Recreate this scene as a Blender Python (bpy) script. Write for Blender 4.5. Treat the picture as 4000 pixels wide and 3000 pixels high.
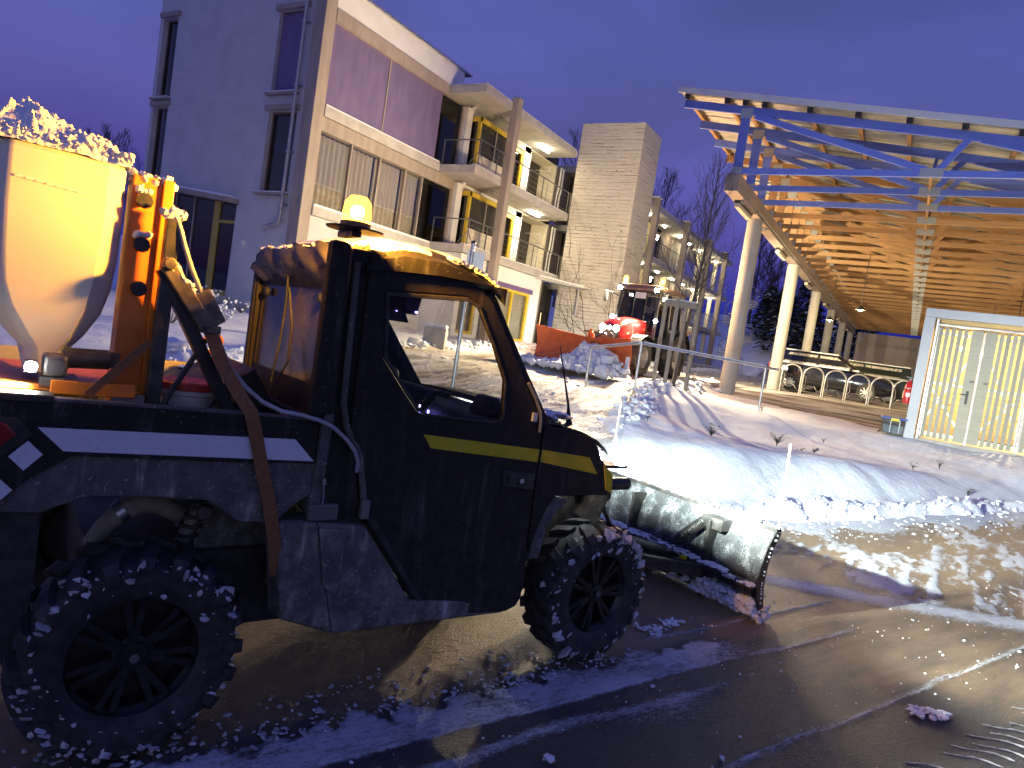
import bpy, bmesh, math, random
import numpy as np
from mathutils import Vector, Matrix
from mathutils.geometry import tessellate_polygon
random.seed(7); np.random.seed(7)
R = math.radians
scene = bpy.context.scene
COL = scene.collection
for o in list(bpy.data.objects): bpy.data.objects.remove(o)

# ---------------------------------------------------------------- camera
CAM_H = 1.6
PITCH, ROLL, AZ = R(3.628), R(8.608), R(29.1)
_Rp = Matrix(((1, 0, 0), (0, -math.sin(PITCH), -math.cos(PITCH)), (0, math.cos(PITCH), -math.sin(PITCH))))
_Rr = Matrix(((math.cos(ROLL), -math.sin(ROLL), 0), (math.sin(ROLL), math.cos(ROLL), 0), (0, 0, 1)))
_Rz = Matrix(((math.cos(AZ), math.sin(AZ), 0), (-math.sin(AZ), math.cos(AZ), 0), (0, 0, 1)))
_M = _Rr @ _Rp @ _Rz
cam_data = bpy.data.cameras.new('camera'); cam = bpy.data.objects.new('camera', cam_data); COL.objects.link(cam)
cam_data.sensor_width = 36.0; cam_data.lens = 24.76; cam_data.clip_start = 0.05; cam_data.clip_end = 2000
_rot = Matrix((_M[0], -_M[1], -_M[2])).transposed()
cam.matrix_world = Matrix.Translation((0, 0, CAM_H)) @ _rot.to_4x4()
scene.camera = cam

# ---------------------------------------------------------------- sky (dusk, no sun above the horizon)
world = bpy.data.worlds.new('World'); scene.world = world; world.use_nodes = True
wn = world.node_tree; wn.nodes.clear()
w_out = wn.nodes.new('ShaderNodeOutputWorld'); w_bg = wn.nodes.new('ShaderNodeBackground')
w_sky = wn.nodes.new('ShaderNodeTexSky'); w_sky.sky_type = 'NISHITA'; w_sky.sun_disc = False
w_sky.sun_elevation = R(-3.0); w_sky.sun_rotation = R(151); w_sky.altitude = 300
w_sky.air_density = 1.0; w_sky.dust_density = 2.0; w_sky.ozone_density = 1.0
# thin high overcast tints the dusk: even blue over the whole dome with soft cloud mottling
w_tc = wn.nodes.new('ShaderNodeTexCoord'); w_map = wn.nodes.new('ShaderNodeMapping'); w_map.inputs['Scale'].default_value = (1.2, 1.2, 3.0)
w_noise = wn.nodes.new('ShaderNodeTexNoise'); w_noise.inputs['Scale'].default_value = 1.6; w_noise.inputs['Detail'].default_value = 5
w_ramp = wn.nodes.new('ShaderNodeValToRGB')
w_ramp.color_ramp.elements[0].position = 0.36; w_ramp.color_ramp.elements[0].color = (0.002, 0.006, 0.098, 1)
w_ramp.color_ramp.elements[1].position = 0.66; w_ramp.color_ramp.elements[1].color = (0.020, 0.024, 0.180, 1)
w_skys = wn.nodes.new('ShaderNodeMix'); w_skys.data_type = 'RGBA'; w_skys.blend_type = 'ADD'; w_skys.inputs['Factor'].default_value = 1.0
w_mul = wn.nodes.new('ShaderNodeMix'); w_mul.data_type = 'RGBA'; w_mul.blend_type = 'MULTIPLY'; w_mul.inputs['Factor'].default_value = 1.0
w_mul.inputs['B'].default_value = (0.64, 0.70, 0.76, 1)
wn.links.new(w_tc.outputs['Generated'], w_map.inputs['Vector']); wn.links.new(w_map.outputs['Vector'], w_noise.inputs['Vector'])
wn.links.new(w_noise.outputs['Fac'], w_ramp.inputs['Fac'])
wn.links.new(w_sky.outputs['Color'], w_mul.inputs['A'])
wn.links.new(w_mul.outputs['Result'], w_skys.inputs['A']); wn.links.new(w_ramp.outputs['Color'], w_skys.inputs['B'])
wn.links.new(w_skys.outputs['Result'], w_bg.inputs['Color']); wn.links.new(w_bg.outputs['Background'], w_out.inputs['Surface'])
w_bg.inputs['Strength'].default_value = 1.0

vs = scene.view_settings
vs.view_transform = 'Standard'; vs.look = 'None'; vs.exposure = 1.0; vs.gamma = 1.0; vs.use_curve_mapping = False
scene.cycles.use_adaptive_sampling = True; scene.cycles.adaptive_threshold = 0.03
scene.cycles.max_bounces = 4; scene.cycles.diffuse_bounces = 2; scene.cycles.glossy_bounces = 3
scene.cycles.transmission_bounces = 4; scene.cycles.transparent_max_bounces = 8
scene.cycles.sample_clamp_indirect = 4.0; scene.cycles.use_denoising = True
scene.cycles.caustics_reflective = False; scene.cycles.caustics_refractive = False

# ---------------------------------------------------------------- shader helpers
class S:
    """a node socket with arithmetic"""
    def __init__(s, nt, sock): s.nt, s.k = nt, sock
    def _m(s, op, *a):
        n = s.nt.nodes.new('ShaderNodeMath'); n.operation = op
        for i, v in enumerate((s,) + a):
            if isinstance(v, S): s.nt.links.new(v.k, n.inputs[i])
            else: n.inputs[i].default_value = v
        return S(s.nt, n.outputs[0])
    def __add__(s, o): return s._m('ADD', o)
    def __sub__(s, o): return s._m('SUBTRACT', o)
    def __mul__(s, o): return s._m('MULTIPLY', o)
    def __truediv__(s, o): return s._m('DIVIDE', o)
    def gt(s, o): return s._m('GREATER_THAN', o)
    def lt(s, o): return s._m('LESS_THAN', o)
    def mn(s, o): return s._m('MINIMUM', o)
    def mx(s, o): return s._m('MAXIMUM', o)
    def fract(s): return s._m('FRACT')
    def abs(s): return s._m('ABSOLUTE')
    def step(s, a, b):
        n = s.nt.nodes.new('ShaderNodeMapRange'); n.interpolation_type = 'SMOOTHSTEP'
        s.nt.links.new(s.k, n.inputs[0]); n.inputs[1].default_value = a; n.inputs[2].default_value = b
        return S(s.nt, n.outputs[0])

class Mat:
    def __init__(s, name):
        s.m = bpy.data.materials.new(name); s.m.use_nodes = True; s.nt = s.m.node_tree
        s.b = s.nt.nodes['Principled BSDF']; s.out = s.nt.nodes['Material Output']
        s._tc = None
    def tc(s, kind='Object'):
        if s._tc is None: s._tc = s.nt.nodes.new('ShaderNodeTexCoord')
        return s._tc.outputs[kind]
    def pos(s):
        n = s.nt.nodes.new('ShaderNodeNewGeometry'); return n.outputs['Position']
    def xyz(s, sock):
        n = s.nt.nodes.new('ShaderNodeSeparateXYZ'); s.nt.links.new(sock, n.inputs[0])
        return [S(s.nt, o) for o in n.outputs]
    def noise(s, scale, detail=3, vec=None, stretch=None, rough=0.55, dist=0.0):
        n = s.nt.nodes.new('ShaderNodeTexNoise'); n.inputs['Scale'].default_value = scale
        n.inputs['Detail'].default_value = detail; n.inputs['Roughness'].default_value = rough; n.inputs['Distortion'].default_value = dist
        v = vec if vec is not None else s.tc()
        if stretch:
            m = s.nt.nodes.new('ShaderNodeMapping'); m.inputs['Scale'].default_value = stretch
            s.nt.links.new(v, m.inputs['Vector']); v = m.outputs['Vector']
        s.nt.links.new(v, n.inputs['Vector'])
        return S(s.nt, n.outputs['Fac'])
    def voro(s, scale, vec=None, feature='F1'):
        n = s.nt.nodes.new('ShaderNodeTexVoronoi'); n.inputs['Scale'].default_value = scale; n.feature = feature
        s.nt.links.new(vec if vec is not None else s.tc(), n.inputs['Vector'])
        return S(s.nt, n.outputs['Distance'])
    def mix(s, f, a, b):
        n = s.nt.nodes.new('ShaderNodeMix'); n.data_type = 'RGBA'
        if isinstance(f, S): s.nt.links.new(f.k, n.inputs['Factor'])
        else: n.inputs['Factor'].default_value = f
        for v, key in ((a, 'A'), (b, 'B')):
            if isinstance(v, tuple): n.inputs[key].default_value = (*v, 1) if len(v) == 3 else v
            else: s.nt.links.new(v, n.inputs[key])
        return n.outputs['Result']
    def set(s, key, v):
        i = s.b.inputs[key]
        if isinstance(v, S): s.nt.links.new(v.k, i)
        elif isinstance(v, bpy.types.NodeSocket): s.nt.links.new(v, i)
        elif isinstance(v, tuple): i.default_value = (*v, 1) if (len(v) == 3 and i.type == 'RGBA') else v
        else: i.default_value = v
        return s
    def bump(s, h, strength=0.5, dist=0.02):
        n = s.nt.nodes.new('ShaderNodeBump'); n.inputs['Strength'].default_value = strength; n.inputs['Distance'].default_value = dist
        s.nt.links.new(h.k, n.inputs['Height']); s.nt.links.new(n.outputs['Normal'], s.b.inputs['Normal'])
        return s

MATS = {}
def basic(name, c1, c2=None, rough=0.6, metal=0.0, scale=8, bump=0.0, bscale=60, bdist=0.01, spec=0.5, stretch=None, coat=0.0):
    if name in MATS: return MATS[name]
    M = Mat(name)
    if c2:
        f = M.noise(scale, 4, stretch=stretch).step(0.32, 0.68); M.set('Base Color', M.mix(f, c1, c2))
        g = M.noise(scale * 3.1, 3, stretch=stretch)
        M.set('Roughness', (g - 0.5) * 0.3 + rough)
    else:
        M.set('Base Color', c1).set('Roughness', rough)
    M.set('Metallic', metal).set('Specular IOR Level', spec)
    if coat: M.set('Coat Weight', coat).set('Coat Roughness', 0.1)
    if bump: M.bump(M.noise(bscale, 4), bump, bdist)
    MATS[name] = M.m
    return M.m
def emit(name, col, strength):
    if name in MATS: return MATS[name]
    M = Mat(name); M.set('Base Color', (0.8, 0.8, 0.8)).set('Emission Color', col).set('Emission Strength', strength)
    MATS[name] = M.m; return M.m
def lens(name, col, strength, clear=0.75):
    """lamp dome: glows and lets the bulb inside shine through"""
    if name in MATS: return MATS[name]
    M = Mat(name); nt = M.nt; nt.nodes.remove(M.b)
    tr = nt.nodes.new('ShaderNodeBsdfTransparent'); em = nt.nodes.new('ShaderNodeEmission'); em.inputs[0].default_value = (*col, 1); em.inputs[1].default_value = strength
    mx = nt.nodes.new('ShaderNodeMixShader'); mx.inputs[0].default_value = 1 - clear
    nt.links.new(tr.outputs[0], mx.inputs[1]); nt.links.new(em.outputs[0], mx.inputs[2]); nt.links.new(mx.outputs[0], M.out.inputs['Surface'])
    MATS[name] = M.m; return M.m
def glass(name, tint=(1, 1, 1), refl=0.12, rough=0.02, dirt=0.0, dirtcol=(0.3, 0.28, 0.25)):
    if name in MATS: return MATS[name]
    M = Mat(name); nt = M.nt; nt.nodes.remove(M.b)
    tr = nt.nodes.new('ShaderNodeBsdfTransparent'); tr.inputs[0].default_value = (*tint, 1)
    gl = nt.nodes.new('ShaderNodeBsdfGlossy'); gl.inputs['Roughness'].default_value = rough
    fr = nt.nodes.new('ShaderNodeFresnel'); fr.inputs[0].default_value = 1.45
    f = S(nt, fr.outputs[0]) * 0.30 + refl
    mx = nt.nodes.new('ShaderNodeMixShader'); nt.links.new(f.mn(1.0).k, mx.inputs[0]); nt.links.new(tr.outputs[0], mx.inputs[1]); nt.links.new(gl.outputs[0], mx.inputs[2])
    res = mx.outputs[0]
    if dirt:
        df = nt.nodes.new('ShaderNodeBsdfDiffuse'); df.inputs[0].default_value = (*dirtcol, 1)
        m2 = nt.nodes.new('ShaderNodeMixShader')
        d = (M.noise(6, 5).step(0.4, 0.75) * 0.7 + M.noise(90, 2).step(0.6, 0.68) * 0.5) * dirt
        nt.links.new(d.mn(1.0).k, m2.inputs[0]); nt.links.new(res, m2.inputs[1]); nt.links.new(df.outputs[0], m2.inputs[2]); res = m2.outputs[0]
    nt.links.new(res, M.out.inputs['Surface'])
    MATS[name] = M.m; return M.m

# ---------------------------------------------------------------- mesh helpers
class MB:
    def __init__(s): s.v, s.f = [], []
    def add(s, vs, fs):
        o = len(s.v); s.v += [tuple(p) for p in vs]; s.f += [tuple(i + o for i in q) for q in fs]; return s
    def box(s, a, b):
        x0, y0, z0 = (min(a[i], b[i]) for i in range(3)); x1, y1, z1 = (max(a[i], b[i]) for i in range(3))
        return s.add([(x0,y0,z0),(x1,y0,z0),(x1,y1,z0),(x0,y1,z0),(x0,y0,z1),(x1,y0,z1),(x1,y1,z1),(x0,y1,z1)],
                     [(0,3,2,1),(4,5,6,7),(0,1,5,4),(1,2,6,5),(2,3,7,6),(3,0,4,7)])
    def hexa(s, lo, hi):
        """two quads (4 points each) joined"""
        return s.add(list(lo) + list(hi), [(0,3,2,1),(4,5,6,7),(0,1,5,4),(1,2,6,5),(2,3,7,6),(3,0,4,7)])
    def beam(s, p0, p1, w, h, up=(0, 0, 1)):
        p0, p1 = Vector(p0), Vector(p1); d = (p1 - p0).normalized(); u = Vector(up)
        sd = d.cross(u)
        if sd.length < 1e-4: sd = d.cross(Vector((1, 0, 0)))
        sd.normalize(); u = sd.cross(d).normalized()
        q = [sd * (a * w / 2) + u * (b * h / 2) for a, b in ((-1,-1),(1,-1),(1,1),(-1,1))]
        return s.hexa([p0 + k for k in q], [p1 + k for k in q])
    def cyl(s, p0, p1, r0, r1=None, n=16, cap=True):
        r1 = r0 if r1 is None else r1
        p0, p1 = Vector(p0), Vector(p1); d = (p1 - p0).normalized()
        a = d.orthogonal().normalized(); b = d.cross(a)
        vs = []
        for p, r in ((p0, r0), (p1, r1)):
            for i in range(n):
                t = 2 * math.pi * i / n; vs.append(p + a * (r * math.cos(t)) + b * (r * math.sin(t)))
        fs = [(i, (i + 1) % n, n + (i + 1) % n, n + i) for i in range(n)]
        if cap: fs += [tuple(range(n - 1, -1, -1)), tuple(range(n, 2 * n))]
        return s.add(vs, fs)
    def tube(s, pts, r, n=8, cap=True):
        pts = [Vector(p) for p in pts]; m = len(pts)
        rs = r if isinstance(r, (list, tuple)) else [r] * m
        a = None; vs = []
        for i, p in enumerate(pts):
            d = (pts[min(i + 1, m - 1)] - pts[max(i - 1, 0)]).normalized()
            if a is None: a = d.orthogonal().normalized()
            else:
                a = a - d * a.dot(d); a.normalize()
            b = d.cross(a)
            for k in range(n):
                t = 2 * math.pi * k / n; vs.append(p + (a * math.cos(t) + b * math.sin(t)) * rs[i])
        fs = [(i*n + k, i*n + (k+1) % n, (i+1)*n + (k+1) % n, (i+1)*n + k) for i in range(m - 1) for k in range(n)]
        if cap: fs += [tuple(range(n - 1, -1, -1)), tuple((m-1)*n + k for k in range(n))]
        return s.add(vs, fs)
    def lathe(s, prof, n=24, axis='z', c=(0, 0, 0)):
        vs = []
        for r, h in prof:
            for i in range(n):
                t = 2 * math.pi * i / n; x, y = r * math.cos(t), r * math.sin(t)
                p = {'z': (x, y, h), 'y': (x, h, y), 'x': (h, x, y)}[axis]
                vs.append((p[0] + c[0], p[1] + c[1], p[2] + c[2]))
        m = len(prof)
        fs = [(i*n + k, i*n + (k+1) % n, (i+1)*n + (k+1) % n, (i+1)*n + k) for i in range(m - 1) for k in range(n)]
        return s.add(vs, fs)
    def plate(s, outer, holes=(), d0=0.0, d1=0.05, plane='xz', fmap=None):
        """polygon (with holes) extruded; plane xz -> depth along y, etc. fmap(u,v,d)->xyz overrides"""
        if fmap is None:
            fmap = {'xz': lambda u, v, d: (u, d, v), 'xy': lambda u, v, d: (u, v, d), 'yz': lambda u, v, d: (d, u, v)}[plane]
        loops = [list(outer)] + [list(h) for h in holes]
        tris = tessellate_polygon([[Vector((u, v, 0)) for u, v in lp] for lp in loops])
        flat = [p for lp in loops for p in lp]; n = len(flat)
        vs = [fmap(u, v, d0) for u, v in flat] + [fmap(u, v, d1) for u, v in flat]
        fs = []
        for t in tris:
            fs.append(tuple(t)); fs.append(tuple(n + i for i in reversed(t)))
        o = 0
        for lp in loops:
            k = len(lp)
            for i in range(k):
                a, b = o + i, o + (i + 1) % k; fs.append((a, b, n + b, n + a))
            o += k
        return s.add(vs, fs)
    def grid(s, P):
        """P[i][j] rows of points"""
        a, b = len(P), len(P[0])
        return s.add([p for r in P for p in r], [(i*b + j, (i+1)*b + j, (i+1)*b + j + 1, i*b + j + 1) for i in range(a - 1) for j in range(b - 1)])
    def blob(s, c, r, seed=0, sub=1, jit=0.25, squash=1.0):
        vs, fs = ICO[sub]; rng = random.Random(seed)
        rx, ry, rz = (r if isinstance(r, (tuple, list)) else (r, r, r * squash))
        a = rng.uniform(0, 6.28); ca, sa = math.cos(a), math.sin(a); out = []
        for x, y, z in vs:
            k = 1 + rng.uniform(-jit, jit); x, y, z = x*k*rx, y*k*ry, z*k*rz
            out.append((c[0] + x*ca - y*sa, c[1] + x*sa + y*ca, c[2] + z))
        return s.add(out, fs)
    def xform(s, M):
        s.v = [tuple(M @ Vector(p)) for p in s.v]; return s
    def mesh(s, name, smooth=None):
        me = bpy.data.meshes.new(name); me.from_pydata(s.v, [], s.f)
        bm = bmesh.new(); bm.from_mesh(me); bmesh.ops.recalc_face_normals(bm, faces=bm.faces); bm.to_mesh(me); bm.free()
        if smooth is not None:
            me.polygons.foreach_set('use_smooth', [True] * len(me.polygons)); me.set_sharp_from_angle(angle=R(smooth))
        me.update(); return me
    def build(s, name, mat, parent=None, smooth=None, bevel=0.0, seg=2):
        return link(name, s.mesh(name, smooth), mat, parent, bevel, seg)
def _ico():
    d = {}
    for sub in (1, 2, 3):
        bm = bmesh.new(); bmesh.ops.create_icosphere(bm, subdivisions=sub, radius=1)
        bm.verts.index_update(); d[sub] = ([tuple(v.co) for v in bm.verts], [tuple(v.index for v in f.verts) for f in bm.faces]); bm.free()
    return d
ICO = _ico()
def link(name, me, mat, parent=None, bevel=0.0, seg=2):
    o = bpy.data.objects.new(name, me); COL.objects.link(o)
    if mat is not None and len(me.materials) == 0: me.materials.append(mat)
    if parent is not None: o.parent = parent
    if bevel:
        m = o.modifiers.new('bevel', 'BEVEL'); m.width = bevel; m.segments = seg; m.limit_method = 'ANGLE'; m.angle_limit = R(35)
    return o
def tag(o, label=None, cat=None, group=None, kind=None):
    if label: o['label'] = label
    if cat: o['category'] = cat
    if group: o['group'] = group
    if kind: o['kind'] = kind
    return o
def empty(name, loc=(0, 0, 0), rz=0.0):
    o = bpy.data.objects.new(name, None); COL.objects.link(o); o.location = loc; o.rotation_euler = (0, 0, rz); o.empty_display_size = 0.2
    return o
def thing(name, label, cat, loc=(0, 0, 0), rz=0.0, group=None): return tag(empty(name, loc, rz), label, cat, group)
def copy_tree(o, parent=None):
    c = o.copy(); COL.objects.link(c); c.parent = parent
    for ch in list(o.children): copy_tree(ch, c)
    return c
def light(name, kind, loc, energy, color, parent=None, size=0.05, aim=None, spot=60, blend=0.3):
    L = bpy.data.lights.new(name, kind); L.energy = energy; L.color = color
    if kind == 'SPOT': L.spot_size = R(spot); L.spot_blend = blend; L.shadow_soft_size = size
    elif kind == 'POINT': L.shadow_soft_size = size
    elif kind == 'AREA':
        L.size = size if not isinstance(size, tuple) else size[0]
        if isinstance(size, tuple): L.shape = 'RECTANGLE'; L.size_y = size[1]
    o = bpy.data.objects.new(name, L); COL.objects.link(o); o.location = loc
    if aim is not None: o.rotation_euler = (Vector(aim) - Vector(loc)).to_track_quat('-Z', 'Y').to_euler()
    if parent is not None: o.parent = parent
    return o
def smooth01(x): x = np.clip(x, 0, 1); return x * x * (3 - 2 * x)
def sstep(a, b, x): return smooth01((np.asarray(x, float) - a) / (b - a))
_tab = np.random.RandomState(3).rand(256, 256)
def vnoise(x, y):
    x, y = np.asarray(x, float), np.asarray(y, float)
    xi, yi = np.floor(x).astype(int), np.floor(y).astype(int); fx, fy = smooth01(x - xi), smooth01(y - yi)
    g = lambda a, b: _tab[a % 256, b % 256]
    return (g(xi, yi) * (1-fx) + g(xi+1, yi) * fx) * (1-fy) + (g(xi, yi+1) * (1-fx) + g(xi+1, yi+1) * fx) * fy
def fbm(x, y, o=4):
    t, a, n = 0, 0.5, 0
    for k in range(o):
        t = t + a * vnoise(x * 2**k + 17.3 * k, y * 2**k + 5.7 * k); n += a; a *= 0.55
    return t / n

# road / utility vehicle frame: local x forward along the road, y to the left (away from the camera), origin under the near rear hub
PR = Vector((-2.05, 1.438, 0)); HD = R(23.47)
FW = Vector((math.sin(HD), math.cos(HD), 0)); LF = Vector((-FW.y, FW.x, 0)); ROADROT = R(90) - HD
def uw(s, t, z=0.0): p = PR + FW * s + LF * t; return Vector((p.x, p.y, z))
# ---------------------------------------------------------------- materials
def make_snow():
    M = Mat('snow'); p = M.pos()
    a = M.noise(1.2, 4, vec=p); M.set('Base Color', M.mix(a.step(0.3, 0.7), (0.78, 0.79, 0.82), (0.86, 0.87, 0.88)))
    M.set('Roughness', 0.75).set('Specular IOR Level', 0.25)
    h = M.noise(9, 5, vec=p) * 0.6 + M.noise(55, 4, vec=p) * 0.25
    M.bump(h, 0.55, 0.05); MATS['snow'] = M.m; return M.m
SNOW = make_snow()
def make_packed():
    """driven-over packed snow: tyre ruts, grit and slush"""
    M = Mat('packed_snow'); p = M.pos(); x, y, z = M.xyz(p)
    n = M.noise(1.0, 5, vec=p, stretch=(1.6, 0.5, 1)); f = M.noise(14, 5, vec=p)
    rut = M.noise(3.0, 4, vec=p, stretch=(2.2, 0.25, 1)).step(0.42, 0.62)
    c = M.mix(rut, (0.50, 0.44, 0.35), (0.24, 0.19, 0.135))
    nn = M.nt.nodes.new('ShaderNodeMix'); nn.data_type = 'RGBA'
    c = M.mix(n.step(0.42, 0.6), c, (0.66, 0.63, 0.58))
    M.set('Base Color', c).set('Roughness', 0.55)
    M.bump(rut * 0.5 + f * 0.7 + M.noise(40, 3, vec=p) * 0.3, 0.9, 0.06); MATS['packed_snow'] = M.m; return M.m
PACKED = make_packed()
def make_yard():
    """paved yard, grit and a thin drift of snow blown in"""
    M = Mat('yard_paving'); p = M.pos(); x, y, z = M.xyz(p)
    n = M.noise(0.9, 5, vec=p, stretch=(0.45, 1.6, 1)); f = M.noise(24, 4, vec=p, stretch=(0.6, 2.0, 1))
    film = (n + (f - 0.5) * 0.35).step(0.40, 0.60)
    M.set('Base Color', M.mix(film, (0.15, 0.10, 0.075), (0.62, 0.60, 0.57))).set('Roughness', 0.8)
    M.bump(f + n, 0.5, 0.03); MATS['yard_paving'] = M.m; return M.m
YARD = make_yard()
def make_road():
    M = Mat('salted_road'); nt = M.nt; p = M.tc()
    at = nt.nodes.new('ShaderNodeVertexColor'); at.layer_name = 'snow'
    sep = nt.nodes.new('ShaderNodeSeparateColor'); nt.links.new(at.outputs['Color'], sep.inputs[0])
    sn, film = S(nt, sep.outputs[0]), S(nt, sep.outputs[1])
    f1 = M.noise(26, 5, vec=p, stretch=(0.5, 1.5, 1), rough=0.7); f2 = M.noise(140, 3, vec=p); f3 = M.noise(5, 4, vec=p, stretch=(0.35, 1.6, 1))
    f4 = M.noise(60, 4, vec=p, stretch=(0.6, 1.3, 1), rough=0.7)
    m = (sn + (f1 - 0.5) * 0.65 + (f4 - 0.5) * 0.75 + (f2 - 0.5) * 0.45).step(0.30, 0.74)
    fl = (film + (f3 - 0.5) * 0.7).step(0.25, 0.8)
    base = M.mix(fl, (0.06, 0.057, 0.055), (0.26, 0.175, 0.105))
    spk = f2.step(0.60, 0.70) * 0.34
    base = M.mix(spk, base, (0.5, 0.48, 0.45))
    M.set('Base Color', M.mix(m, base, (0.64, 0.65, 0.67)))
    M.set('Roughness', m * 0.25 + 0.5 - fl * 0.05).set('Specular IOR Level', 0.35)
    M.bump(m * 0.7 + f1 * 0.7 + f4 * 0.5 + f2 * 0.45, 0.9, 0.014); MATS['salted_road'] = M.m; return M.m
ROAD = make_road()
def make_board_concrete(name, c1, c2, board=0.16, dark=(0.10, 0.085, 0.07)):
    M = Mat(name); p = M.pos(); x, y, z = M.xyz(p)
    row = (z / board); line = (row.fract() - 0.5).abs().gt(0.43)
    n = M.noise(1.1, 5, vec=p); st = M.noise(1.0, 4, vec=p, stretch=(0.7, 0.7, 18), rough=0.7)
    gaps = M.noise(2.3, 3, vec=p, stretch=(0.5, 0.5, 4)).step(0.5, 0.66)
    c = M.mix(st.step(0.3, 0.7), c1, c2); c = M.mix(line * gaps * 0.95, c, dark)
    c = M.mix((M.noise(7, 4, vec=p, stretch=(0.6, 0.6, 9)).step(0.56, 0.68)) * 0.75, c, dark)
    M.set('Base Color', c).set('Roughness', 0.85)
    M.bump((line * -1.0) * 0.5 + st * 0.6 + n * 0.3, 0.8, 0.03); MATS[name] = M.m; return M.m
BOARDC = make_board_concrete('board_marked_concrete', (0.40, 0.36, 0.31), (0.55, 0.50, 0.44))
def make_streaked(name, c1, c2, dirt, amount=0.6, rough=0.55, vs=1.0, metal=0.0):
    """dark moulded plastic or paint with grime running down"""
    M = Mat(name); p = M.tc()
    st = M.noise(9 * vs, 5, vec=p, stretch=(1.6, 1.6, 0.22), rough=0.65); blot = M.noise(3.5 * vs, 4, vec=p)
    spots = M.noise(70 * vs, 2, vec=p).step(0.66, 0.72)
    x, y, z = M.xyz(p)
    low = (z * -1.0 + 1.25) * 1.15
    low = low.mx(0.0).mn(1.0) * M.noise(14 * vs, 5, vec=p, rough=0.7).step(0.38, 0.70)
    spl = M.noise(26 * vs, 4, vec=p, stretch=(1, 1, .6), rough=0.7).step(0.60, 0.70)
    d = (st.step(0.50, 0.78) * blot.step(0.35, 0.65) + spots * 0.5 + low * 0.30 + spl * low * 0.35) * amount
    M.set('Base Color', M.mix(d.mn(1.0), M.mix(blot, c1, c2), dirt)).set('Roughness', d * 0.3 + rough).set('Metallic', metal)
    M.set('Specular IOR Level', 0.22); M.bump(M.noise(120, 3, vec=p), 0.12, 0.004); MATS[name] = M.m; return M.m
BLACK = make_streaked('grimy_black_plastic', (0.014, 0.012, 0.011), (0.024, 0.021, 0.019), (0.22, 0.20, 0.18), 0.8, 0.6)
FENDER = make_streaked('salt_stained_plastic', (0.075, 0.07, 0.064), (0.12, 0.11, 0.10), (0.5, 0.47, 0.42), 1.2, 0.75)
DOORM = make_streaked('dull_black_door', (0.015, 0.013, 0.012), (0.025, 0.022, 0.02), (0.13, 0.12, 0.11), 0.7, 0.55)
RUBBER = basic('tyre_rubber', (0.018, 0.0175, 0.017), (0.045, 0.043, 0.04), 0.7, scale=20, bump=0.3, bscale=90, bdist=0.004)
STEEL_BLK = basic('black_painted_steel', (0.015, 0.015, 0.015), (0.05, 0.045, 0.04), 0.4, scale=14, bump=0.2, bscale=80, bdist=0.003)
GALV = basic('galvanised_steel', (0.42, 0.43, 0.45), (0.58, 0.59, 0.61), 0.38, 0.85, scale=9)
ORANGE = basic('orange_paint', (0.72, 0.20, 0.015), (0.62, 0.16, 0.015), 0.42, scale=6, bump=0.06, bscale=50)
ORANGE_WORN = basic('worn_orange_paint', (0.66, 0.13, 0.03), (0.50, 0.10, 0.03), 0.5, scale=5, bump=0.1, bscale=40, stretch=(0.5, 2, 2))
REDP = basic('red_bonnet_paint', (0.45, 0.015, 0.015), (0.40, 0.012, 0.012), 0.3, scale=4, coat=0.5)
YELLOW = basic('yellow_reflective_tape', (0.62, 0.50, 0.01), (0.55, 0.44, 0.01), 0.45, scale=60)
WHITEREF = basic('white_reflective_tape', (0.72, 0.74, 0.80), (0.66, 0.68, 0.74), 0.45, scale=60)
PLASTER = basic('grey_render', (0.50, 0.49, 0.48), (0.56, 0.55, 0.54), 0.9, scale=1.5, bump=0.35, bscale=90, bdist=0.01)
WHITEWALL = basic('white_render', (0.74, 0.73, 0.70), (0.80, 0.79, 0.76), 0.9, scale=2, bump=0.2, bscale=80)
CONC = basic('smooth_concrete', (0.40, 0.37, 0.34), (0.50, 0.47, 0.43), 0.85, scale=2.5, bump=0.35, bscale=30, bdist=0.015)
CONC_COL = basic('column_concrete', (0.36, 0.36, 0.33), (0.44, 0.43, 0.40), 0.8, scale=3, bump=0.2, bscale=60, stretch=(1, 1, 0.4))
def make_wood(name, c1, c2, knots=True, scale=1.0):
    M = Mat(name); p = M.tc()
    g = M.noise(5 * scale, 5, vec=p, stretch=(0.35, 6, 6), rough=0.65, dist=0.6); b = M.noise(0.8 * scale, 2, vec=p)
    oi = M.nt.nodes.new('ShaderNodeObjectInfo'); rnd = S(M.nt, oi.outputs['Random'])
    c = M.mix(g.step(0.3, 0.7), c1, c2)
    c = M.mix((rnd * 0.5), c, tuple(k * 0.62 for k in c1))
    if knots: c = M.mix(M.noise(6 * scale, 1, vec=p, stretch=(0.5, 1.2, 1.2)).step(0.72, 0.78) * 0.8, c, tuple(k * 0.3 for k in c1))
    M.set('Base Color', c).set('Roughness', 0.75).bump(g, 0.25, 0.006); MATS[name] = M.m; return M.m
WOOD = make_wood('spruce_timber', (0.33, 0.18, 0.075), (0.44, 0.26, 0.12))
WOODSKYLIT = make_wood('skylight_blue_timber', (0.13, 0.20, 0.66), (0.17, 0.25, 0.74), knots=False)  # same timber with the blue dusk skylight put into its colour
WOODGREY = make_wood('weathered_slats', (0.42, 0.39, 0.29), (0.50, 0.47, 0.36))
WOODWARM = make_wood('pale_boarding', (0.62, 0.45, 0.22), (0.70, 0.53, 0.29))
STAKE = make_wood('weathered_stake', (0.25, 0.22, 0.18), (0.34, 0.30, 0.25))
YFRAME = basic('yellow_window_frame', (0.66, 0.47, 0.03), (0.60, 0.42, 0.03), 0.45, scale=4)
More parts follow.
